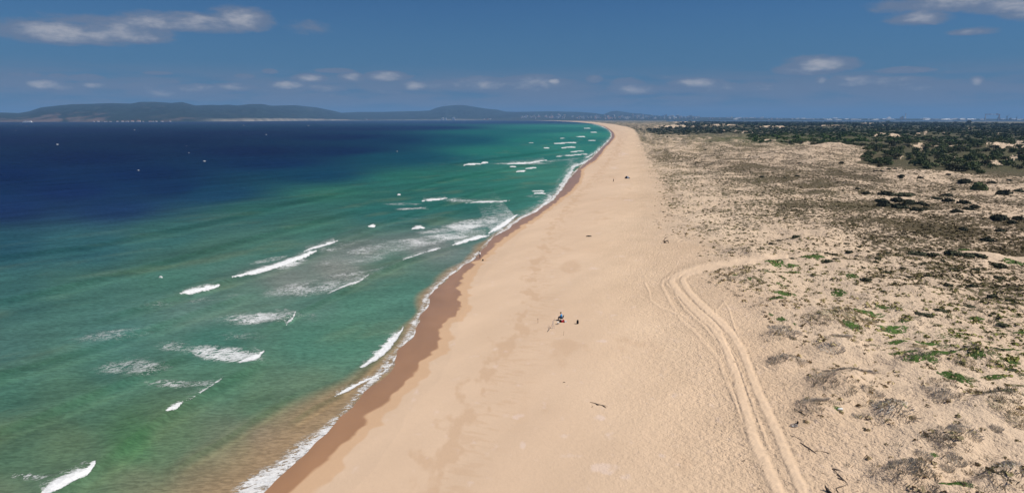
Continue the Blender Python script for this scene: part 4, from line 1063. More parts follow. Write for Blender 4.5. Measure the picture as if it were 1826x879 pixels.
def place(kind, pts, meshes, name, cat, label, group, hfac, dfac=1.0, sink=.05):
    P = np.array([(p[0], p[1]) for p in pts], float)
    g = ground_fields(P[:, 0], P[:, 1])
    jobs = {}
    shared = [q for q in pts if not any(isinstance(t, str) for t in q)]
    xs = sorted(q[0] for q in shared); ys = sorted(q[1] for q in shared)
    def where(p):
        if len(shared) < 5: return ''
        n = len(xs)
        part = ('left', 'right')[p[0] >= xs[n // 2]] if n < 14 else ('left', 'middle', 'right')[(p[0] >= xs[n // 3]) + (p[0] >= xs[2 * n // 3])]
        return ', ' + ('upper ', 'lower ')[p[1] >= ys[n // 2]] + part + ' part'
    for i, p in enumerate(pts):
        x, y, z = float(g['x'][i]), float(g['y'][i]), float(g['z'][i])
        w = p[2] * y / FPX / 2 * 1.05
        d = (p[3] * y / FPX / math.sin(math.atan2(CAM_H - z, y)) / 2) if len(p) > 3 and not isinstance(p[3], str) else w * dfac
        lab0 = next((q for q in p if isinstance(q, str)), None)
        lab = lab0 or label + where(p); grp = None if lab0 else (group or '') + where(p)
        rz = r2.uniform(-.3, .3) + (math.pi if r2.random() < .5 else 0)
        if kind in ('mat', 'grass'):
            d = min(d, w * 3); h = min(w, .9) * hfac if kind == 'mat' else r2.uniform(.3, .5)
            tv, tf, mat = meshes[i % len(meshes)]
            cs, sn = math.cos(rz), math.sin(rz)
            # a run of plant repeated over the patch so that leaves keep their real size
            vx = tv[:, 0] * w * cs * 1.0 - tv[:, 1] * w * sn * .3; vy = tv[:, 1] * d * cs + tv[:, 0] * d * sn * .3
            jobs[i] = (vx, vy, tv[:, 2] * h, tf, mat, x, y, z, lab, grp)
        else:
            o = link(name, meshes[i % len(meshes)], None, (x, y, z - sink * w), rz, (w, min(d, w * 2.2), w * hfac if d > w * .6 else min(w, d) * hfac * 1.3))
            tag(o, lab, cat, grp)
    sizes = {}
    for i, jb in jobs.items(): sizes.setdefault(len(jb[0]), []).append(i)
    for n_, ids in sizes.items():
        X = np.array([jobs[i][0] + jobs[i][5] for i in ids]); Y = np.array([jobs[i][1] + jobs[i][6] for i in ids])
        zz = drape(P[ids], g['x'][ids], g['y'][ids], X, Y)
        for r_, i in enumerate(ids):
            vx, vy, vz, tf, mat, x, y, z, lab, grp = jobs[i]
            me = np_mesh(name, np.stack([vx, vy, vz + zz[r_] - z - .02], 1), tf, mat)
            tag(link(name, me, None, (x, y, z)), lab, cat, grp)

DARK = [(1530, 339, 10), (1545, 344, 17), (1578, 349, 28, 'long dark shrub left end of the big cluster on the brown slope'), (1600, 359, 26), (1622, 359, 22), (1572, 362, 28), (1578, 368, 26), (1605, 371, 34, 'widest dark shrub at the front of the cluster on the brown slope'), (1622, 366, 28), (1641, 367, 26), (1633, 376, 24), (1650, 372, 18)]
place('shrub', DARK, SHRUBS, 'cushion_shrub', 'shrub', 'dark cushion shrub in the tight cluster on the brown dune slope', 'shrubs of the cluster on the brown slope', 1.0)
DARK2 = [(1670, 355, 19), (1690, 350, 22), (1690, 359, 22), (1699, 339, 11), (1721, 327, 24), (1769, 327, 15), (1717, 364, 24), (1738, 371, 20), (1726, 377, 22), (1705, 381, 20), (1792, 346, 28, 'broad dark domed shrub below the thin dark strip at the right edge'), (1816, 342, 26, 'thin dark strip of shrub at the right edge above the domed one')]
place('shrub', DARK2, SHRUBS, 'cushion_shrub', 'shrub', 'dark cushion shrub scattered on the pale speckled slope at right', 'dark shrubs scattered on the speckled slope', 1.0)
DARK3 = [(1782, 394, 32, 'largest dark shrub in the right hand hollow, low and wide'), (1804, 398, 17), (1817, 389, 22), (1786, 408, 24), (1717, 411, 19, 'single dark domed shrub in the middle of the bare brown hollow'), (1762, 432, 27, 'lowest dark shrub of the brown hollow above the pale sand path')]
place('shrub', DARK3, SHRUBS, 'cushion_shrub', 'shrub', 'dark shrub at the right edge of the brown hollow', 'dark shrubs at the edge of the hollow', 1.0)
DARK4 = [(1359, 317, 10), (1400, 317, 7), (1421, 317, 9), (1336, 280, 6), (1425, 294, 7), (1258, 268, 5), (1284, 268, 5), (1585, 303, 10), (1596, 302, 8), (1563, 311, 11), (1571, 311, 10), (1607, 320, 13), (1720, 326, 14), (1607, 321, 8), (1360, 346, 7), (1240, 285, 5), (1300, 276, 5), (1266, 256, 6), (1310, 258, 6), (1190, 246, 4), (1210, 244, 4), (1500, 296, 9), (1640, 322, 11), (1800, 322, 12), (1690, 316, 10)]
place('shrub', DARK4, SHRUBS, 'cushion_shrub', 'shrub', 'small dark shrub dotted on the far dunes in front of the wood', 'small dark shrubs on the far dunes', 1.1)
DARK5 = [(1583, 484, 19, 'round dark brown shrub alone on pale sand below the sandy path'), (1595, 511, 13, 'small dark round shrub standing lower than its neighbours on pale sand'), (1564, 469, 14), (1568, 477, 10), (1582, 451, 15), (1412, 464, 12), (1478, 470, 20), (1566, 459, 9), (1530, 437, 12), (1509, 435, 11), (1515, 449, 17), (1474, 453, 13), (1488, 454, 14), (1528, 455, 9), (1564, 497, 12), (1545, 504, 20), (1600, 463, 12), (1490, 466, 14), (1560, 472, 10), (1420, 432, 20), (1376, 437, 14), (1390, 432, 12), (1680, 470, 14), (1650, 478, 16), (1700, 486, 18), (1740, 482, 16), (1780, 496, 22), (1620, 500, 12), (1655, 500, 16), (1690, 512, 18), (1735, 515, 20), (1770, 530, 22), (1800, 545, 20), (1575, 525, 12), (1540, 480, 10), (1610, 480, 12)]
place('shrub', DARK5, SCRUBS, 'dune_shrub', 'shrub', 'small brownish dune shrub along and below the pale sand path', 'small dune shrubs along the sand path', .8)
DARK6 = [(1639, 457, 46, 9), (1699, 457, 32, 8), (1725, 459, 22, 8), (1744, 460, 22, 8), (1668, 456, 24, 6), (1780, 470, 26, 8)]
place('shrub', DARK6, SCRUBS, 'dune_shrub', 'shrub', 'dark olive shrub in the row bordering the pale sand path', 'shrubs bordering the sand path', .8)
place('shrub', [(1655, 562, 20, 9), (1677, 556, 24, 9), (1640, 559, 18, 7), (1776, 621, 26, 10), (1804, 660, 30, 9), (1730, 548, 22, 8), (1790, 575, 24, 8)], SCRUBS, 'dune_shrub', 'shrub', 'dark olive mound shaped shrub among green mat plants at right', 'mound shrubs among the mat plants', .45)
place('bush', [(1746, 338, 34, 'tall bushy green juniper standing alone on the speckled slope')], [cushion_mesh(15, PINEM, 520, .13, 1.0)], 'juniper_bush', 'bush', '', None, 1.05, .9)
place('bush', [(1612, 350, 40, 'loose olive bush behind the dark shrub cluster')], [cushion_mesh(16, SCRUBM, 420, .13, .8)], 'olive_bush', 'bush', '', None, .5, .9)

G1 = [(1448, 462, 38, 8, 'broad dark green mat plant just below the start of the sand path'), (1410, 474, 24, 6), (1412, 483, 24, 6), (1380, 469, 30, 12, 'green plant draped over the hummock beside the bend of the tyre tracks'), (1370, 490, 16, 7), (1364, 483, 9, 3), (1400, 522, 34, 13, 'bright green slanting mat plant alone on bare sand right of the track bend'), (1385, 538, 28, 7, 'thin green mat plant below the slanting bright one'), (1312, 496, 14, 3.5, 'small green plant in the pale grass inside the track bend'), (1337, 503, 8, 4), (1397, 499, 9, 4), (1388, 507, 10, 3), (1400, 508, 8, 2), (1497, 520, 22, 9), (1519, 497, 18, 6), (1806, 466, 28, 9, 'rounded green mat plant where the sand path leaves at right'), (1720, 450, 24, 5), (1455, 450, 8, 3)]
place('mat', G1, GREENS, 'mat_plant', 'plant', 'small bright green mat plant on pale sand beside the track bend', 'small mat plants beside the track bend', .5)
G2 = [(1393, 570, 16, 6, 'dark green plant on the small grey grass mound nearest the track'), (1417, 577, 7, 7), (1374, 563, 9, 5), (1494, 736, 16, 9, 'small dark green plant at the right end of the low grass mound'), (1612, 736, 8, 10, 'tiny green plant on the right side of the blue grey grass patch'), (1502, 792 - 0, 6, 4), (1574, 546, 20, 7), (1540, 558, 60, 12, 'green cover along the top of the big tan grass mound'), (1520, 584, 26, 12, 'green plant at the foot of the big tan grass mound'), (1590, 584, 46, 11, 'green mat right of the big tan grass mound')]
place('mat', G2, GREENS, 'mat_plant', 'plant', 'small green plant near the grey grass mounds', 'small plants near the grass mounds', .5)
G3 = [(1703, 672, 36, 34, 'largest bright green mat plant, rounded, on pale sand at right'), (1792, 712, 72, 11, 'long bright green strip over the sand mound at the right edge'), (1703, 874, 56, 14, 'green plant along the crest at the bottom edge'), (1685, 636, 78, 9, 'long thin bright green strip across the sand at right'), (1617, 628, 38, 8), (1631, 644, 34, 11), (1653, 612, 36, 13, 'oval green dome plant above the long green strip'), (1774, 671, 44, 7, 'thin curved green strip right of the largest mat plant'), (1600, 632, 30, 5), (1650, 640, 30, 8), (1660, 646, 20, 8), (1766, 840, 20, 10, 'grey green rounded plant alone near the lower right corner'), (1665, 817, 14, 9)]
place('mat', G3, GREENS, 'mat_plant', 'plant', 'bright green mat plant near the long thin green strip', 'mat plants near the long strip', .45)
G4 = [(1727, 611, 26, 8), (1709, 580, 28, 7), (1729, 674, 28, 12, 'duller green patch touching the largest mat plant'), (1804, 648, 28, 6), (1772, 644, 32, 14), (1772, 624, 32, 7), (1701, 601, 55, 12), (1804, 618, 42, 10), (1764, 605, 20, 6), (1598, 549, 24, 6), (1760, 630, 40, 8), (1740, 645, 26, 8), (1820, 635, 30, 8), (1690, 620, 40, 7), (1620, 604, 26, 6), (1600, 610, 30, 6), (1640, 590, 24, 5), (1670, 575, 22, 5), (1780, 590, 26, 6), (1820, 590, 30, 7), (1815, 688, 30, 10), (1800, 700, 26, 6), (1560, 612, 22, 5), (1740, 566, 24, 5), (1690, 560, 22, 5), (1770, 556, 20, 5), (1810, 566, 24, 6), (1610, 575, 18, 5), (1630, 565, 18, 5), (1720, 630, 22, 5), (1826, 668, 30, 9), (1715, 592, 20, 5)]
place('mat', G4, DULLS + GREENS[:1], 'mat_plant', 'plant', 'dull green low mat plant among many on the dune field at right', 'dull mat plants of the right dune field', .45)
GR = [(1594, 738, 58, 40, 'blue grey dry grass patch covering a low round mound'), (1384, 650, 34, 10, 'dry brown grass at the left end of the small rounded mound'), (1424, 650, 26, 10, 'dry brown grass at the right end of the small rounded mound'), (1462, 684, 46, 16, 'dark grey grass at the left end of the long curved mound'), (1515, 668, 90, 8, 'grass fringe along the crest of the long curved mound'), (1445, 724, 54, 14, 'grey green grass along the low mound above the white jug'), (1607, 850, 40, 24, 'tall grey grass clump at the bottom, left of the green crest'), (1640, 850, 34, 26), (1706, 824, 30, 18, 'brown grey grass clump beside the grey green plant'), (1720, 784, 44, 26, 'wispy grey grass on the sand ridge at lower right'), (1690, 836, 22, 12), (1804, 850, 56, 30, 'dense brown grass clump in the lower right corner'), (1651, 701, 14, 10, 'small dark grass tuft left of the brown one on open sand'), (1678, 714, 30, 14, 'brown grass tufts on open sand right of the small dark one'), (1398, 602, 52, 16, 'grey brown grass over the small mound right of the tracks'), (1390, 586, 36, 10), (1500, 604, 30, 8), (1484, 628, 40, 14, 'grey grass fringe on the sand left of the oval green dome'), (1555, 706, 36, 14), (1530, 745, 20, 8), (1700, 790, 20, 10), (1646, 820, 26, 14), (1775, 776, 20, 10)]
place('grass', GR, GRASSES, 'grass_clump', 'grass', 'grey dry grass clump on the sand mounds in the foreground dunes', 'grey grass clumps of the foreground dunes', .55)
TN = [(1455, 575, 40, 18, 'tan grass at the left end of the big grass mound'), (1490, 572, 50, 20, 'tan grass in the middle of the big grass mound'), (1530, 575, 50, 18, 'tan grass on the right half of the big grass mound'), (1745, 712, 30, 16), (1720, 650, 30, 12), (1790, 740, 50, 20, 'tan grass below the long green strip at the right edge'), (1640, 622, 20, 7), (1775, 655, 26, 9), (1815, 760, 40, 20)]
place('grass', TN, TANS, 'grass_clump', 'grass', 'tan dry grass clump among green mats at right', 'tan grass clumps among the mats', .5)

# ---- small plants nobody could count, as real geometry
def scatter_stuff(name, templates, P, size, tints, mat, squash=(1, 1, 1)):
    g = ground_fields(P[:, 0], P[:, 1])
    x, y, z = g['x'], g['y'], g['z']
    V = []; F = []; T = []; off = 0
    a = rng.uniform(0, 6.283, len(P)); which = rng.integers(0, len(templates), len(P))
    for k, (tv, tf) in enumerate(templates):
        m = np.where(which == k)[0]
        if not len(m): continue
        c, s = np.cos(a[m])[:, None], np.sin(a[m])[:, None]; S = size[m][:, None]
        vx = (tv[None, :, 0] * c - tv[None, :, 1] * s) * S * squash[0] + x[m][:, None]
        vy = (tv[None, :, 0] * s + tv[None, :, 1] * c) * S * squash[1] + y[m][:, None]
        vz = tv[None, :, 2] * S * squash[2] + z[m][:, None]
        V.append(np.stack([vx, vy, vz], -1).reshape(-1, 3))
        F.append((tf[None] + (np.arange(len(m)) * len(tv))[:, None, None]).reshape(-1, tf.shape[1]) + off)
        T.append(np.repeat(tints[m], len(tv), 0)); off += len(m) * len(tv)
    return raw_mesh(name, np.vstack(V), np.vstack(F), dict(tint=np.vstack(T)), mat, 'stuff')

def small_dome(seed, n):
    c, nn = dome_points(n, seed, 3, .6)
    return leaf_quads(c, nn, .34, seed + 1)
FOLIAGE = attr_mat('dune_foliage', .85, .1, .8, .25)
N = 130000
P = np.stack([rng.uniform(1130, 1900, N), 250 + (960 - 250) * rng.random(N) ** 1.25], 1)
g = ground_fields(P[:, 0], P[:, 1])
cl = fbm(g['x'] / 5.0, g['y'] / 5.0, 3, 301)
prob = np.clip(g['veg'] * (1.0 + 1.6 * cl), 0, 1) * (1 - g['fmask']) * sstep(P[:, 0] - x_foot(P[:, 1]), -4, 12)
dens = np.where(P[:, 1] < 430, .9, np.where(P[:, 1] < 520, .7, .42))
keep = rng.random(N) < prob * dens
P = P[keep]; vc = g['vcol'][keep] * rng.uniform(1.3, 2.6, (keep.sum(), 1)) * 1.06 / 1.22 * (1 + .3 * sstep(P[:, 1:2], 480, 600))
yk = g['y'][keep]
sz = .16 + .46 * rng.random(len(P)) ** 2 * (1 + .4 * sstep(yk, 150, 500))
scatter_stuff('dune_plants', [small_dome(s, 9) for s in (71, 72, 73, 74)], P, sz, vc, FOLIAGE)
# dune grass: on the mounds, in the pale grass bed by the tracks, and along the dune foot
N = 42000
P = np.stack([rng.uniform(1140, 1900, N), 300 + (950 - 300) * rng.random(N) ** 1.1], 1)
g = ground_fields(P[:, 0], P[:, 1])
cl = fbm(g['x'] / 4.0, g['y'] / 4.0, 3, 311)
bed = np.maximum(.0, 1 - ((P[:, 0] - 1300) / 75) ** 2 - ((P[:, 1] - 508) / 36) ** 2) * .8 + np.maximum(0, 1 - ((P[:, 0] - 1230) / 55) ** 2 - ((P[:, 1] - 420) / 22) ** 2) * .35
prob = np.clip((g['md'] * .9 + bed) * (.45 + 1.4 * cl) + g['veg'] * .16 * sstep(P[:, 1], 480, 560), 0, 1) * np.where(g['tramp'] < .1, 0, 1) * sstep(P[:, 0] - x_foot(P[:, 1]), -8, 10)
keep = rng.random(N) < prob * .55
P = P[keep]
tb = np.array(lin((150, 138, 118))); tb2 = np.array(lin((112, 112, 104)))
mixv = rng.random((len(P), 1)); vc = (tb * mixv + tb2 * (1 - mixv)) / 1.22 * rng.uniform(1.3, 2.2, (len(P), 1))
scatter_stuff('dune_grass', [grass_arrays(s, 12, .9, .7) for s in (81, 82, 83)], P, rng.uniform(.25, .55, len(P)), vc, FOLIAGE)

# ------------------------------------------------------------------ the wood
def crown_arrays(seed, n, umbrella=.5):
    r = np.random.default_rng(seed); C = []; Nn = []
    lobes = [(0, 0, .60, .55)] + [(r.uniform(-.7, .7), r.uniform(-.7, .7), r.uniform(.22, .62), r.uniform(.34, .5)) for _ in range(8)]
    for i in range(n):
        l = lobes[r.integers(0, len(lobes))]
        u = r.normal(0, 1, 3); u[2] = u[2] * .8 + .25; u /= np.linalg.norm(u)
        k = l[3] * r.uniform(.55, 1.1)
        C.append((l[0] + u[0] * k, l[1] + u[1] * k, l[2] + u[2] * k * .62)); Nn.append(u)
    return np.array(C), np.array(Nn)

def trunk_mesh(seed):
    r = random.Random(seed)
    bend = (r.uniform(-.1, .1), r.uniform(-.1, .1))
    top = (bend[0] * 1.6, bend[1], .62)
    parts = [tube([(0, 0, -.08), (bend[0], bend[1], .3), top], [.065, .05, .035], 7)]
    for i in range(4):
        a = r.uniform(0, 6.28); q = r.uniform(.3, .5)
        parts.append(tube([(bend[0] * 1.1, bend[1], .34 + .05 * i), (q * .5 * math.cos(a), q * .5 * math.sin(a), .52), (q * math.cos(a), q * math.sin(a), .68)], [.03, .022, .01], 5))
    return py_mesh('trunk', join(*parts), [BARK], None, True)

CROWN_N = 230
CROWNS = []
for s in (91, 92, 93, 94, 95):
    c, nn = crown_arrays(s, CROWN_N); v, f = leaf_quads(c, nn, .105, s + 1)
    CROWNS.append(np_mesh('crown', v, f, PINEM if s % 2 else SCRUBM if s == 94 else PINEM))
TRUNKS = [trunk_mesh(s) for s in (1, 2, 3)]
pts = []
band_rows = [(312, 300), (300, 288), (288, 276), (276, 266), (266, 256), (256, 248), (248, 240), (240, 233), (233, 227), (227, 222.5), (222.5, 219.5), (219.5, 217.2)]
for (b, t_) in band_rows:
    ym = (b + t_) / 2; mpp = 34 * FPX / (ym - YH) / FPX
    wpx = 6.5 / mpp; hpx = max(1.3, wpx * .38)
    n = int(700 * (b - t_) / (wpx * hpx) * (1.5 if ym > 265 else 2.2 if ym > 233 else 1.8))
    q = np.stack([rng.uniform(1150, 1960, n), rng.uniform(t_, b, n)], 1); pts.append(q)
P = np.vstack(pts); g = ground_fields(P[:, 0], P[:, 1])
thin = fbm(g['x'] / 45, g['y'] / 45, 3, 401)
keep = (g['fmask'] > .5) & (rng.random(len(P)) < (1 - g['sandy']) * np.clip(.85 + .8 * thin, .45, 1))
P = P[keep]; GX, GY, GZ = g['x'][keep], g['y'][keep], g['z'][keep]
order = np.argsort(GY); P, GX, GY, GZ = P[order], GX[order], GY[order], GZ[order]
inview = P[:, 0] < 1850
near_i = np.where(inview)[0][:290]
far_i = np.array(sorted(set(range(len(P))) - set(near_i.tolist())))
def pine(x, y, z, w, h, label, group, k):
    t = thing('pine_tree', label, 'tree', (x, y, z), r2.uniform(0, 6.28), group)
    t.scale = (w, w, h)
    link('trunk', TRUNKS[k % 3], t); link('crown', CROWNS[k % 5], t)
    return t
for k, i in enumerate(near_i):
    px, py = P[i]
    row = 'front' if py > 300 else 'middle' if py > 287 else 'back'
    col_ = next(t for lim, t in ((1480, 'left end of the thicket behind the pale ridge'), (1560, 'right end of the thicket behind the pale ridge'), (1605, 'wood below the white plant'), (1650, 'wood below the factory chimney'), (1690, 'wood left of the tall skyline pine'), (1735, 'wood below the tall skyline pine'), (1785, 'wood below the gantry crane'), (9999, 'wood at the right edge of the view')) if px < lim)
    zone = (row + ' of the ' + col_, row + ' of the ' + col_)
    low = px < 1560
    w = r2.uniform(2.6, 4.4); h = w * (r2.uniform(.75, 1.0) if low else r2.uniform(.9, 1.5))
    pine(float(GX[i]), float(GY[i]), float(GZ[i]), w, h, 'low pine at the ' + zone[0], 'pines at the ' + zone[1], k)
for (px, py, w, h, lab) in ((1728, 222.2, 12, 20, 'tall rounded pine rising above the skyline left of the gantry crane'), (1582, 219.6, 12, 15, 'dark pine breaking the skyline below the white plant'), (1645, 221, 12, 13, 'dark pine on the skyline right of the factory chimney'), (1668, 221.5, 11, 14, 'dark pine on the skyline between chimney and gantry crane'), (1703, 221.6, 16, 13, 'broad pine on the skyline just left of the tall rounded one'), (1742, 222.8, 9, 12, 'small pine on the skyline just right of the tall rounded one'), (1776, 224.5, 10, 13, 'pine on the skyline straight below the gantry crane'), (1703, 308, 5.5, 5.5, 'spreading pine with dark bare trunk at the near edge of the wood')):
    g1 = ground_fields(np.array([px]), np.array([py]))
    pine(float(g1['x'][0]), float(g1['y'][0]), float(g1['z'][0]), w, h, lab, None, int(px))
# the rest of the wood reads as one mass
tmid = []
for s in (111, 112, 113):
    c, nn = crown_arrays(s, 60); v, f = leaf_quads(c, nn, .2, s + 1); tmid.append((v, f))
tfar = []
for s in (121, 122, 123):
    c, nn = crown_arrays(s, 16); v, f = leaf_quads(c, nn, .36, s + 1); tfar.append((v, f))
fi = far_i
green = idw(P[fi][:, 0], P[fi][:, 1], [(1150, 235, 62, 70, 56), (1300, 240, 62, 72, 52), (1400, 250, 74, 92, 46), (1480, 256, 70, 88, 44), (1500, 225, 54, 66, 48), (1600, 280, 72, 84, 46), (1750, 290, 68, 82, 44), (1650, 240, 58, 70, 46), (1800, 235, 58, 68, 48), (1300, 218, 56, 66, 54)], 3)
tint = lin(green) / 1.22 * 1.5 * rng.uniform(.7, 1.25, (len(fi), 1))
WOODM = attr_mat('wood_foliage', .85, .1, .3, .2)
midm = GY[fi] < 1500
size = rng.uniform(2.4, 4.6, len(fi)) * np.where(GY[fi] > 2500, 1.5, 1.0)
scatter_stuff('woodland', tmid, P[fi][midm], size[midm], tint[midm], WOODM, (1, 1, .95))
scatter_stuff('woodland', tfar, P[fi][~midm], size[~midm], tint[~midm], WOODM, (1.1, 1.1, 1.1))

# ------------------------------------------------------------------ people and their things
def ground_at(px, py):
    g = ground_fields(np.array([px], float), np.array([py], float))
    return float(g['x'][0]), float(g['y'][0]), float(g['z'][0])

def skin(name, verts, edges, radii, mat, parent, sub=1):
    """one continuous tapering body: joints joined by edges, a radius at each joint; the first joint is the root"""
    me = bpy.data.meshes.new(name); me.from_pydata([tuple(v) for v in verts], edges, [])
    me.materials.append(mat)
    o = bpy.data.objects.new(name, me); COL.objects.link(o); o.parent = parent
    sm = o.modifiers.new('skin', 'SKIN'); sm.use_smooth_shade = True
    if not me.skin_vertices: 
        bm_l = me.attributes
    lay = me.skin_vertices[0].data
    for i, r in enumerate(radii):
        lay[i].radius = (r, r) if not hasattr(r, '__len__') else r
        lay[i].use_root = (i == 0)
    ss = o.modifiers.new('smooth', 'SUBSURF'); ss.levels = sub; ss.render_levels = sub
    return o

SKIN = simple_mat('skin', (.42, .26, .19), .6, .25)
TANNED = simple_mat('tanned_skin', (.30, .16, .10), .6, .25)
HAIR = simple_mat('dark_hair', (.02, .016, .014), .6, .2)
def cloth(name, rgb): return simple_mat(name, rgb, .9, .1, .12, 9)

def hand(V, E, Rr, wrist, palm, fdir, side):
    """palm and five bent fingers continuing from the wrist"""
    w = Vector(V[wrist]); f = Vector(fdir).normalized(); s = Vector(side).normalized()
    V.append(tuple(w + f * .07)); Rr.append(.03); p = len(V) - 1; E.append((wrist, p))
    for k, (off, ln) in enumerate(((-.03, .07), (-.01, .085), (.01, .08), (.03, .065))):
        a = w + f * .095 + s * off; b = a + f * ln * .55 + Vector((0, 0, -.012)); c = b + f * ln * .4 + Vector((0, 0, -.022))
        i = len(V); V += [tuple(a), tuple(b), tuple(c)]; Rr += [.010, .009, .008]; E += [(p, i), (i, i + 1), (i + 1, i + 2)]
    a = w + f * .04 - s * .035; b = a + f * .04 - s * .02; i = len(V)
    V += [tuple(a), tuple(b)]; Rr += [.011, .009]; E += [(p, i), (i, i + 1)]

def person(label, loc, rz, pose, shirt, trousers, hair, hatted=None, scale=1.0, skin_mat=None, shoe=None):
    """pose: dict of joint positions; the figure faces +X before turning"""
    t = thing('person', label, 'person', loc, rz); t.scale = (scale,) * 3
    J = pose; sk = skin_mat or SKIN
    V = [J['pelvis'], J['waist'], J['chest'], J['neck0'], J['neck'], J['head0'], J['head'], J['crown'], J['nose']]
    E = [(0, 1), (1, 2), (2, 3), (3, 4), (4, 5), (5, 6), (6, 7), (5, 8)]
    Rr = [(.15, .12), (.13, .105), (.16, .115), (.10, .08), .052, (.075, .085), (.088, .1), .05, .018]
    for s in ('l', 'r'):
        i = len(V)
        V += [J['sh' + s], J['el' + s], J['wr' + s]]; Rr += [.062, .045, .03]; E += [(2, i), (i, i + 1), (i + 1, i + 2)]
        d = Vector(J['wr' + s]) - Vector(J['el' + s]); hand(V, E, Rr, i + 2, None, d, d.cross(Vector((0, 0, 1))) if abs(d.normalized().z) < .9 else (1, 0, 0))
        i = len(V)
        V += [J['hip' + s], J['kn' + s], J['an' + s], J['toe' + s]]; Rr += [.092, .058, .04, .035]; E += [(0, i), (i, i + 1), (i + 1, i + 2), (i + 2, i + 3)]
    skin('body', V, E, Rr, sk, t, 1)
    # eyes and hair
    h = Vector(J['head']); nz_ = Vector(J['nose']); fw = Vector((nz_.x - h.x, nz_.y - h.y, 0)).normalized(); sd_ = Vector((-fw.y, fw.x, 0))
    c = lathe([(.004, -.011), (.011, -.005), (.011, .005), (.004, .011)], 8)
    for s in (-1, 1):
        p = h + fw * .078 + sd_ * .032 * s - Vector((0, 0, .015))
        link('eye', py_mesh('eye', c, [HAIR]), t, tuple(p))
    cap = lathe([(.098, -.03), (.108, .03), (.10, .075), (.07, .11), (.02, .13)], 12)
    o = link('cap' if hatted else 'hair', py_mesh('hair', cap, [hatted or hair], None, True), t, tuple(h - fw * .012 + Vector((0, 0, .02))))
    if hatted: link('cap_brim', py_mesh('cap_brim', join(box(0, 0, 0, .11, .14, .012)), [hatted]), t, tuple(h + fw * .12 + Vector((0, 0, .035))), math.atan2(fw.y, fw.x))
    # clothing follows the same joints, a little fuller
    V = [J['waist'], J['pelvis'], J['chest'], J['neck0']]; E = [(0, 1), (0, 2), (2, 3)]; Rr = [.185, .18, .225, .13]
    for s in ('l', 'r'):
        i = len(V); V += [J['sh' + s], J['el' + s], tuple(Vector(J['el' + s]).lerp(Vector(J['wr' + s]), .75))]; Rr += [.08, .06, .05]; E += [(2, i), (i, i + 1), (i + 1, i + 2)]
    skin('shirt', V, E, Rr, shirt, t, 1)
    V = [J['pelvis'], tuple(Vector(J['pelvis']).lerp(Vector(J['waist']), .55))]; E = [(0, 1)]; Rr = [.15, .155]
    for s in ('l', 'r'):
        i = len(V); V += [J['hip' + s], J['kn' + s], tuple(Vector(J['kn' + s]).lerp(Vector(J['an' + s]), .8))]; Rr += [.11, .076, .062]; E += [(0, i), (i, i + 1), (i + 1, i + 2)]
    skin('trousers', V, E, Rr, trousers, t, 1)
    if shoe:
        for s in ('l', 'r'):
            V = [J['an' + s], tuple(Vector(J['an' + s]).lerp(Vector(J['toe' + s]), .5)), J['toe' + s]]
            skin('shoe', [(v[0], v[1], max(.045, v[2] - .01)) for v in V], [(0, 1), (1, 2)], [.055, .052, .045], shoe, t, 1)
    return t

STAND = dict(pelvis=(0, 0, .93), waist=(.01, 0, 1.08), chest=(.04, 0, 1.3), neck0=(.06, 0, 1.44), neck=(.08, 0, 1.5), head0=(.11, 0, 1.57), head=(.11, 0, 1.65), crown=(.09, 0, 1.70), nose=(.205, 0, 1.60),
    shl=(.05, .19, 1.38), ell=(.06, .25, 1.10), wrl=(.24, .16, .98), shr=(.05, -.19, 1.38), elr=(.06, -.25, 1.10), wrr=(.24, -.16, .98),
    hipl=(0, .09, .86), knl=(.03, .11, .48), anl=(-.02, .12, .08), toel=(.14, .14, .04), hipr=(0, -.09, .86), knr=(.05, -.11, .48), anr=(.02, -.12, .08), toer=(.18, -.14, .04))
WALK = dict(STAND); WALK.update(ell=(-.10, .24, 1.12), wrl=(-.02, .24, .88), elr=(.14, -.24, 1.12), wrr=(.30, -.2, .95), knl=(.20, .10, .50), anl=(.26, .10, .10), toel=(.42, .11, .05), knr=(-.04, -.10, .48), anr=(-.26, -.11, .11), toer=(-.12, -.12, .04))
SIT = dict(pelvis=(0, 0, .46), waist=(-.02, 0, .60), chest=(.02, 0, .83), neck0=(.05, 0, .97), neck=(.07, 0, 1.03), head0=(.11, 0, 1.10), head=(.11, 0, 1.18), crown=(.09, 0, 1.23), nose=(.205, 0, 1.12),
    shl=(.03, .19, .91), ell=(.12, .25, .66), wrl=(.34, .15, .60), shr=(.03, -.19, .91), elr=(.12, -.25, .66), wrr=(.34, -.15, .60),
    hipl=(.04, .10, .46), knl=(.46, .13, .50), anl=(.50, .13, .09), toel=(.66, .15, .04), hipr=(.04, -.10, .46), knr=(.46, -.13, .50), anr=(.42, -.14, .09), toer=(.58, -.16, .04))

x, y, z = ground_at(856, 460.5)
person('person in white and grey top and dark trousers standing at the waterline', (x, y, z), math.pi * .93, STAND, cloth('white_grey_top', (.80, .80, .82)), cloth('charcoal_trousers', (.05, .05, .065)), HAIR, None, 1.03, TANNED)
p1 = (x, y, z)
PACK = cloth('black_bag_cloth', (.012, .012, .014))
x, y, z = ground_at(861, 465)
t = thing('bag', 'small black bag on dry sand beside the person at the waterline', 'bag', (x, y, z))
link('sack', py_mesh('sack', lathe([(.14, 0), (.2, .1), (.19, .25), (.12, .36), (.04, .4)], 10), [PACK], None, True), t); link('strap', py_mesh('strap', tube([(-.08, 0, .34), (-.05, .0, .5), (.05, 0, .5), (.08, 0, .34)], .015, 5), [PACK]), t)

x, y, z = ground_at(1094, 325)
person('person in dark clothes walking alone far up the beach', (x, y, z), 2.2, WALK, cloth('brown_shirt', (.07, .04, .04)), cloth('dark_trousers', (.03, .022, .025)), HAIR, None, 1.0)

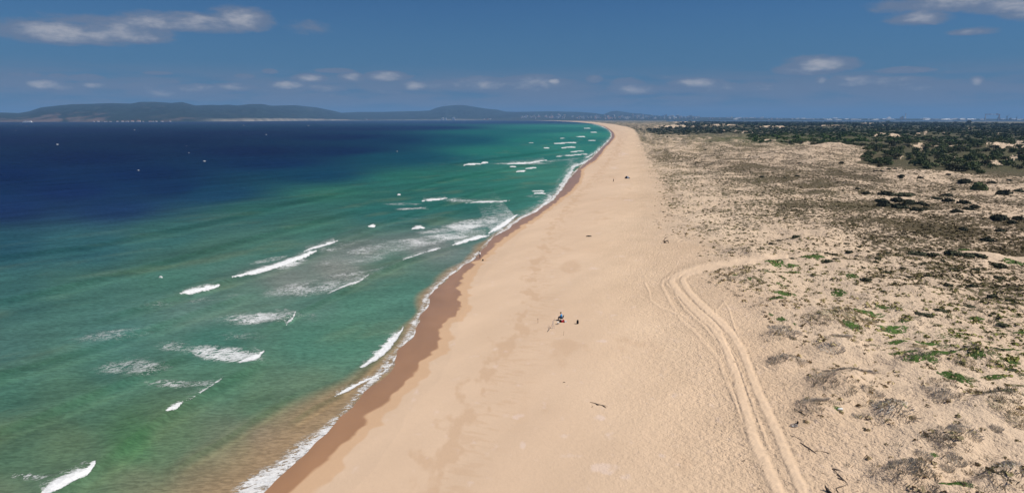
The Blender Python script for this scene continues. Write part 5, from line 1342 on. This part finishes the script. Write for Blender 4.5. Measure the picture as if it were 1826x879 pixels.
# the angler in the chair
x, y, z = ground_at(1001, 571)
ang = math.pi * .86
person('person in bright blue top and dark cap sitting in a folding chair', (x, y, z), ang, SIT, cloth('blue_top', (.06, .30, .62)), cloth('navy_trousers', (.035, .03, .05)), HAIR, simple_mat('dark_cap', (.02, .02, .025), .8), 1.08, SKIN, simple_mat('black_shoe', (.02, .018, .018), .7))
FRAME = simple_mat('chair_frame', (.05, .05, .055), .5, .4); SEATM = cloth('chair_canvas', (.05, .05, .075))
t = thing('folding_chair', 'dark folding chair under the person in blue on the beach', 'chair', (x, y, z), ang)
link('seat', py_mesh('seat', box(.02, 0, .345, .46, .5, .03), [SEATM]), t); link('backrest', py_mesh('backrest', ([(-.26, -.25, .40), (-.26, .25, .40), (-.36, .25, .92), (-.36, -.25, .92), (-.29, -.25, .40), (-.29, .25, .40), (-.39, .25, .92), (-.39, -.25, .92)], [(0, 1, 2, 3), (7, 6, 5, 4), (0, 4, 5, 1), (1, 5, 6, 2), (2, 6, 7, 3), (3, 7, 4, 0)]), [SEATM]), t)
for sx_ in (-.2, .24):
    for sy_ in (-.25, .25): link('leg', py_mesh('leg', tube([(sx_, sy_, 0), (-sx_ * .8, sy_, .36)], .014, 6), [FRAME]), t)
for sy_ in (-.28, .28): link('armrest', py_mesh('armrest', join(box(0, sy_, .60, .42, .05, .025), tube([(.18, sy_, .36), (.18, sy_, .6)], .012, 5)), [FRAME]), t)
RED = cloth('red_cloth', (.45, .03, .04)); WHT = simple_mat('white_plastic', (.78, .78, .76), .5, .4)
x, y, z = ground_at(1003.5, 574.3)
t = thing('bag', 'red bag with a white round patch in front of the seated person', 'bag', (x, y, z), .2)
link('body', py_mesh('body', join(box(0, 0, .19, .52, .34, .38, .85)), [RED]), t); link('patch', py_mesh('patch', lathe([(.10, 0), (.10, .012), (.09, .02)], 14), [WHT]), t, (-.16, -.06, .38)); link('handle', py_mesh('handle', tube([(-.12, 0, .37), (-.08, 0, .5), (.08, 0, .5), (.12, 0, .37)], .015, 5), [RED]), t)
x, y, z = ground_at(999.6, 574)
t = thing('bag', 'black bag touching the red bag by the seated person', 'bag', (x, y, z), -.3)
link('body', py_mesh('body', box(0, 0, .16, .46, .32, .32, .8), [PACK]), t); link('handle', py_mesh('handle', tube([(-.1, 0, .31), (-.06, 0, .43), (.06, 0, .43), (.1, 0, .31)], .015, 5), [PACK]), t)
x, y, z = ground_at(995.5, 578)
t = thing('bucket', 'white fishing bucket left of the black bag by the seated person', 'bucket', (x, y, z))
link('pail', py_mesh('pail', lathe([(.15, 0), (.2, .34), (.215, .35), (.19, .36), (.14, .04)], 16), [WHT], None, True), t); link('handle', py_mesh('handle', tube([(-.2, 0, .34), (-.16, .1, .44), (.16, .1, .44), (.2, 0, .34)], .01, 5), [FRAME]), t)
x, y, z = ground_at(1008.5, 574.6)
t = thing('cool_box', 'small white box at the right of the red bag', 'box', (x, y, z), .3)
link('body', py_mesh('body', box(0, 0, .12, .32, .22, .24), [WHT]), t); link('lid', py_mesh('lid', box(0, 0, .262, .34, .24, .045), [WHT]), t); link('dark_clasp', py_mesh('dark_clasp', box(.165, 0, .2, .02, .06, .1), [FRAME]), t)
x, y, z = ground_at(1030, 577)
t = thing('backpack', 'tall black backpack standing alone right of the seated person', 'bag', (x, y, z), .2)
link('body', py_mesh('body', lathe([(.15, 0), (.19, .08), (.18, .42), (.13, .6), (.05, .66)], 12), [PACK], None, True), t); link('pocket', py_mesh('pocket', box(0, -.19, .22, .24, .1, .26, .85), [PACK]), t); link('strap', py_mesh('strap', tube([(-.07, .14, .56), (-.08, .24, .4), (-.07, .15, .1)], .018, 5), [PACK]), t)
RODM = simple_mat('rod_brown', (.24, .14, .12), .4, .4); 
x, y, z = ground_at(986, 584)
t = thing('fishing_rod', 'fishing rod leaning low across its stand left of the bucket', 'fishing rod', (x, y, z))
k = y / FPX
link('blank', py_mesh('blank', tube([(-11 * k, -2.2, .06), (-4 * k, -.9, .45), (2.5 * k, .8, 1.0), (4 * k, 1.3, 1.25)], [.03, .028, .02, .012], 6), [RODM]), t); link('reel', py_mesh('reel', lathe([(.06, -.06), (.09, -.03), (.09, .03), (.06, .06)], 10), [FRAME]), t, (-5.5 * k, -1.1, .30))
link('grip', py_mesh('grip', tube([(-11.2 * k, -2.24, .05), (-8 * k, -1.65, .22)], .042, 7), [FRAME]), t)
t = thing('rod_stand', 'thin grey rod stand stuck in the sand left of the bucket', 'rod stand', (x, y, z))
for a, b in (((-.12, -.5, -.1), (-.02, .1, 1.15)), ((.25, -.5, -.1), (0, .1, 1.1))): link('leg', py_mesh('leg', tube([a, b], .022, 6), [simple_mat('alu', (.35, .34, .36), .4, .5)]), t)
link('cross_bar', py_mesh('cross_bar', tube([(-.09, -.3, .3), (.2, -.3, .3)], .018, 5), [FRAME]), t)
x, y, z = ground_at(959.3, 576)
t = thing('rod_holder', 'short reddish stake upright in the sand, farthest left of the fishing gear', 'stake', (x, y, z))
link('stake', py_mesh('stake', tube([(0, 0, -.15), (-.02, 0, .75)], [.03, .025], 6), [RODM]), t); link('cup', py_mesh('cup', lathe([(.045, .62), (.05, .8), (.04, .8)], 8), [RODM]), t, (-.02, 0, 0))
x, y, z = ground_at(1005, 598)
t = thing('thin_stake', 'thin pale stake in the sand nearest the camera below the seated person', 'stake', (x, y, z))
link('stake', py_mesh('stake', tube([(0, 0, -.1), (.02, 0, .6)], [.02, .016], 6), [DRIFT]), t); link('tip', py_mesh('tip', tube([(.02, 0, .6), (.03, 0, .68)], .024, 6), [DRIFT]), t)

# the beach tent
x, y, z = ground_at(1118, 318.4)
TENT = cloth('blue_grey_tent', (.09, .12, .20)); TENTL = cloth('pale_tent_panel', (.36, .42, .52)); 
t = thing('beach_tent', 'small blue grey dome tent pitched near the dune foot', 'tent', (x, y, z), -.35)
def dome(a0, a1, r=1.25, h=1.35, n=7, m=8):
    v = []; f = []
    for j in range(m + 1):
        a = a0 + (a1 - a0) * j / m
        for i in range(n + 1):
            e = i / n * math.pi / 2; v.append((r * math.cos(a) * math.cos(e), r * .9 * math.sin(a) * math.cos(e), h * math.sin(e)))
    for j in range(m):
        for i in range(n): f.append((j * (n + 1) + i, (j + 1) * (n + 1) + i, (j + 1) * (n + 1) + i + 1, j * (n + 1) + i + 1))
    return v, f
link('canopy', py_mesh('canopy', dome(-.6, 3.9), [TENT], None, True), t); link('side_panel', py_mesh('side_panel', dome(-1.15, -.62, 1.26, 1.355), [TENTL], None, True), t); link('groundsheet', py_mesh('groundsheet', box(0, -.1, .02, 2.3, 2.2, .03), [PACK]), t); link('pole', py_mesh('pole', tube([(-.9, -.75, 0), (-.6, -.55, .9), (0, -.1, 1.37), (.7, .5, .95), (1.0, .8, 0)], .015, 5), [FRAME]), t)
x, y, z = ground_at(1122, 318.6)
t = thing('beach_bag', 'small grey bag right beside the dome tent', 'bag', (x, y, z), .4)
link('body', py_mesh('body', lathe([(.22, 0), (.3, .15), (.26, .5), (.16, .7)], 9), [cloth('grey_cloth', (.12, .12, .11))], None, True), t); link('handle', py_mesh('handle', tube([(-.1, 0, .66), (-.06, 0, .82), (.06, 0, .82), (.1, 0, .66)], .02, 5), [FRAME]), t)

# ------------------------------------------------------------------ driftwood, litter
def drift(px, py, segs, label, name='driftwood', mat=DRIFT, cat='driftwood', sides=7):
    """segs: list of (points in photo pixels right / away-metres / up-pixels, radii in m)"""
    x, y, z = ground_at(px, py); k = y / FPX
    t = thing(name, label, cat, (x, y, z))
    for i, (pp, rr) in enumerate(segs):
        pts = [(a * k, b, c * k) for a, b, c in pp]
        link('stem' if i == 0 else 'branch', py_mesh('branch', tube(pts, rr, sides), [mat], None, True), t)
    return t
drift(1185, 433, [([(-.6, .1, -1), (-.4, 0, 2), (-.9, .1, 5), (.4, .2, 7.6), (3.4, .3, 9.6), (6.6, .3, 10.2)], [.17, .15, .12, .10, .08, .05]), ([(0, -.2, 0), (1.4, -.3, 3.2), (3.6, -.4, 4.6), (5.4, -.5, 3.0), (7.4, -.6, -.8)], [.14, .13, .11, .10, .06]), ([(-.6, 0, 2.2), (-2.6, .1, 2.9), (-4.2, .1, 3.2)], [.09, .06, .03]), ([(0, -.3, .2), (4, -.5, -.2), (7, -.7, -.4)], [.09, .08, .05]), ([(4.5, -.4, 4.2), (6.5, -.2, 4.5), (8.5, 0, 4.3)], [.06, .04, .02])], 'dead tree root with curved branches standing at the dune foot', 'driftwood_root', DRIFTD)
drift(1050, 422, [([(-5, 0, .6), (-2, .2, .7), (1, -.1, .9), (3.4, .1, .8), (5.2, .2, .4)], [.10, .17, .16, .18, .08]), ([(-3.5, .15, .8), (-1, .5, 1.2), (2.6, .4, 1.1)], [.08, .10, .06])], 'short black log lying alone in the middle of the beach', 'log', DRIFTD)
drift(1068, 722, [([(-15, .9, .3), (-8, .6, .6), (0, .1, .7), (9, -.2, .6), (17, -.4, .3)], [.02, .03, .04, .04, .015]), ([(6, -.1, .6), (9, -.5, .7), (12, -.9, .3)], [.05, .07, .04]), ([(-5, .4, .6), (-3, 0, .9), (-1, -.1, .5)], [.03, .04, .03])], 'long thin broken branch lying on the open sand', 'fallen_branch', DRIFT)
drift(1056, 725, [([(-1, -.2, .2), (1.4, .3, .4)], [.03, .02]), ([(0, 0, .3), (1, 0, .6)], [.02, .01])], 'tiny wood scrap just left below the long thin branch', 'wood_scrap', DRIFT)
drift(1006, 682, [([(-2.4, 0, .2), (0, .1, .4), (2.2, 0, .2)], [.03, .05, .03]), ([(4, -.9, .2), (5.4, -.8, .2)], [.03, .02])], 'small dark wood scrap between the seated person and the long branch', 'wood_scrap', DRIFTD)
drift(1500, 869, [([(-12, -.2, .5), (-5, 0, .7), (1, .1, .8), (12, .35, .6)], [.05, .06, .055, .04]), ([(-12, -.2, .5), (-13, -.6, .3), (-13.5, -.9, .2)], [.045, .04, .02])], 'straight brown pole of driftwood near the bottom edge', 'driftwood_pole', DRIFT)
drift(1478, 877, [([(-3.4, .5, 9), (-3, .3, 6), (-1.4, 0, 3), (1.4, -.3, 1.4), (4.5, -.6, .2)], [.05, .09, .13, .13, .05]), ([(-1.2, 0, 2.4), (1, .3, 4), (2, .4, 5)], [.06, .04, .02])], 'dark curved stump of driftwood sticking up at the bottom edge', 'driftwood_stump', DRIFTD)
drift(1492, 836, [([(-6, .3, .4), (-3, .2, .9), (3, 0, .8), (8, -.4, .5), (14, -1.2, .2)], [.05, .08, .07, .06, .02]), ([(-5, .2, .5), (-4, -.5, .4)], [.06, .03])], 'bent brown branch above the straight pole of driftwood', 'driftwood_branch', DRIFT)
drift(1502, 853, [([(-6, .3, .3), (-2, -.1, .9), (2, -.5, .4)], [.03, .05, .03]), ([(-1, 1.6, .4), (0, .6, 1.3), (1.6, -.7, .5)], [.03, .04, .03]), ([(-3, .8, .5), (1, .2, 1.0), (3, -.5, .3)], [.02, .03, .02])], 'tangle of thin twigs between bent branch and straight pole', 'twig_pile', DRIFT)
drift(1441, 798, [([(-6, 1.2, .4), (-2, .4, .7), (2, -.3, .6), (6, -1.2, .3)], [.03, .05, .06, .03]), ([(0, 0, .6), (-2, -.5, .5), (-4, -.9, .2)], [.04, .03, .015])], 'brown branch lying right of the tyre tracks below the litter', 'driftwood_branch', DRIFT)
drift(1425, 783, [([(-10, 1.0, .3), (-3, .6, .6), (4, -.2, .5), (12, -1.1, .2)], [.02, .03, .03, .01]), ([(-3, .6, .6), (-1, 1.0, .5), (2, 1.1, .3)], [.02, .02, .01])], 'thin curved twig beside the tyre tracks, uppermost of the strewn wood', 'twig', DRIFT)
drift(1468, 806, [([(-14, .3, .3), (-4, .3, .5), (6, .0, .5), (20, -.4, .2)], [.02, .03, .03, .01]), ([(6, 0, .5), (12, -.6, .4), (16, -1.0, .2)], [.02, .02, .01])], 'long thin twig right of the brown branch by the tracks', 'twig', DRIFT)
drift(1429, 742, [([(-2.4, .5, .5), (0, 0, .7), (2.6, -.5, .4)], [.05, .06, .04]), ([(0, 0, .7), (.8, .1, 1.0)], [.02, .01])], 'short dark stick under the low grass mound', 'stick', DRIFTD)
drift(1358, 862 - 30, [([(-12, -1.6, .3), (-4, -.3, .5), (4, .5, .5), (14, 1.6, .3)], [.02, .025, .02, .01]), ([(4, .5, .5), (8, .2, .4)], [.015, .01])], 'thin line of twigs left of the tracks near the bottom', 'twig', DRIFT)
drift(1296, 658, [([(-1.6, 0, .3), (0, .5, .4), (1.2, 1.1, .3)], [.03, .035, .02]), ([(0, .5, .4), (1, .3, .4)], [.015, .01])], 'tiny stick lying between the tyre ruts', 'stick', DRIFT)
drift(1230, 377, [([(-4.5, 0, .4), (0, 0, .6), (5, -.1, .4)], [.05, .07, .05]), ([(0, 0, .6), (1, .3, .9)], [.03, .02])], 'small grey log on the sandy dune above the dead root', 'log', DRIFT)

x, y, z = ground_at(1497, 738)
t = thing('plastic_jug', 'white plastic jug lying on the sand under the grass mound', 'jug', (x, y, z + .13), .15)
jug = py_mesh('body', lathe([(.04, -.30), (.12, -.29), (.135, -.24), (.135, .12), (.10, .20), (.045, .26), (.045, .30)], 14), [WHT], None, True)
o = link('body', jug, t); o.rotation_euler = (0, R(-88), 0)
o = link('cap', py_mesh('cap', lathe([(.055, .29), (.055, .36), (.05, .365)], 10), [simple_mat('dark_lid', (.06, .05, .05), .6)]), t); o.rotation_euler = (0, R(-88), 0)
x, y, z = ground_at(1417, 758)
t = thing('litter_pile', 'heap of dark and grey beach litter beside the tyre tracks', 'litter', (x, y, z), .2)
link('net', py_mesh('net', join(tube([(-.6, -.3, .04), (-.5, .0, .12), (-.1, .1, .16), (.2, -.1, .12), (.1, -.4, .06), (-.3, -.45, .05), (-.6, -.25, .05)], .05, 6), tube([(-.4, -.2, .05), (0, -.2, .15), (.3, 0, .06)], .06, 6)), [simple_mat('grey_net', (.25, .22, .21), .9, .1, .3, 8)], None, True), t)
link('boot', py_mesh('boot', join(box(.32, .12, .1, .34, .14, .16, .8), box(.44, .14, .24, .14, .13, .24)), [PACK]), t); link('rag', py_mesh('rag', join(box(-.42, -.28, .06, .2, .14, .08, .6), box(-.35, -.22, .08, .16, .12, .07, .7)), [WHT]), t)
link('rope', py_mesh('rope', tube([(.5, .2, .06), (.9, .35, .05), (1.3, .4, .04), (1.7, .5, .03)], .02, 5), [simple_mat('green_rope', (.14, .20, .17), .8)]), t)

# scraps of wood and seaweed strewn along the dune foot
def twig_arrays(seed):
    r = random.Random(seed)
    v, f = tube([(-.5, 0, .02), (-.15, r.uniform(-.12, .12), .07), (.2, r.uniform(-.12, .12), .06), (.5, r.uniform(-.1, .1), .02)], [.03, .06, .05, .02], 4)
    return np.array(v), np.array([q for q in f if len(q) == 4])
N = 5200
P = np.stack([rng.uniform(1160, 1560, N), rng.uniform(440, 960, N)], 1)
g = ground_fields(P[:, 0], P[:, 1])
wr = np.exp(-((P[:, 0] - x_foot(P[:, 1]) + 12) / 34) ** 2) * np.clip(.25 + 1.8 * fbm(g['x'] / 6, g['y'] / 6, 3, 501), 0, 1) + .35 * np.exp(-((P[:, 0] - 1345) / 26) ** 2 - ((P[:, 1] - 845) / 34) ** 2)
keep = rng.random(N) < wr * .33
P = P[keep]
scatter_stuff('strandline_wood', [twig_arrays(s) for s in (1, 2, 3)], P, rng.uniform(.12, .55, len(P)) ** 1.1, np.repeat((lin((112, 88, 76)) / LIGHT)[None], len(P), 0) * rng.uniform(.5, 1.2, (len(P), 1)), FOLIAGE)

# ------------------------------------------------------------------ the air
hm = bpy.data.materials.new('haze'); hm.use_nodes = True
ht = hm.node_tree; ht.nodes.clear()
pv = ht.nodes.new('ShaderNodeVolumePrincipled'); ho = ht.nodes.new('ShaderNodeOutputMaterial')
pv.inputs['Color'].default_value = (.29, .54, .90, 1)
pv.inputs['Density'].default_value = 5.8e-5
pv.inputs['Anisotropy'].default_value = 0.0
ht.links.new(pv.outputs[0], ho.inputs['Volume'])
haze = link('haze', py_mesh('haze', box(0, 14500, 207, 60000, 31000, 446), [hm]))
haze['kind'] = 'stuff'
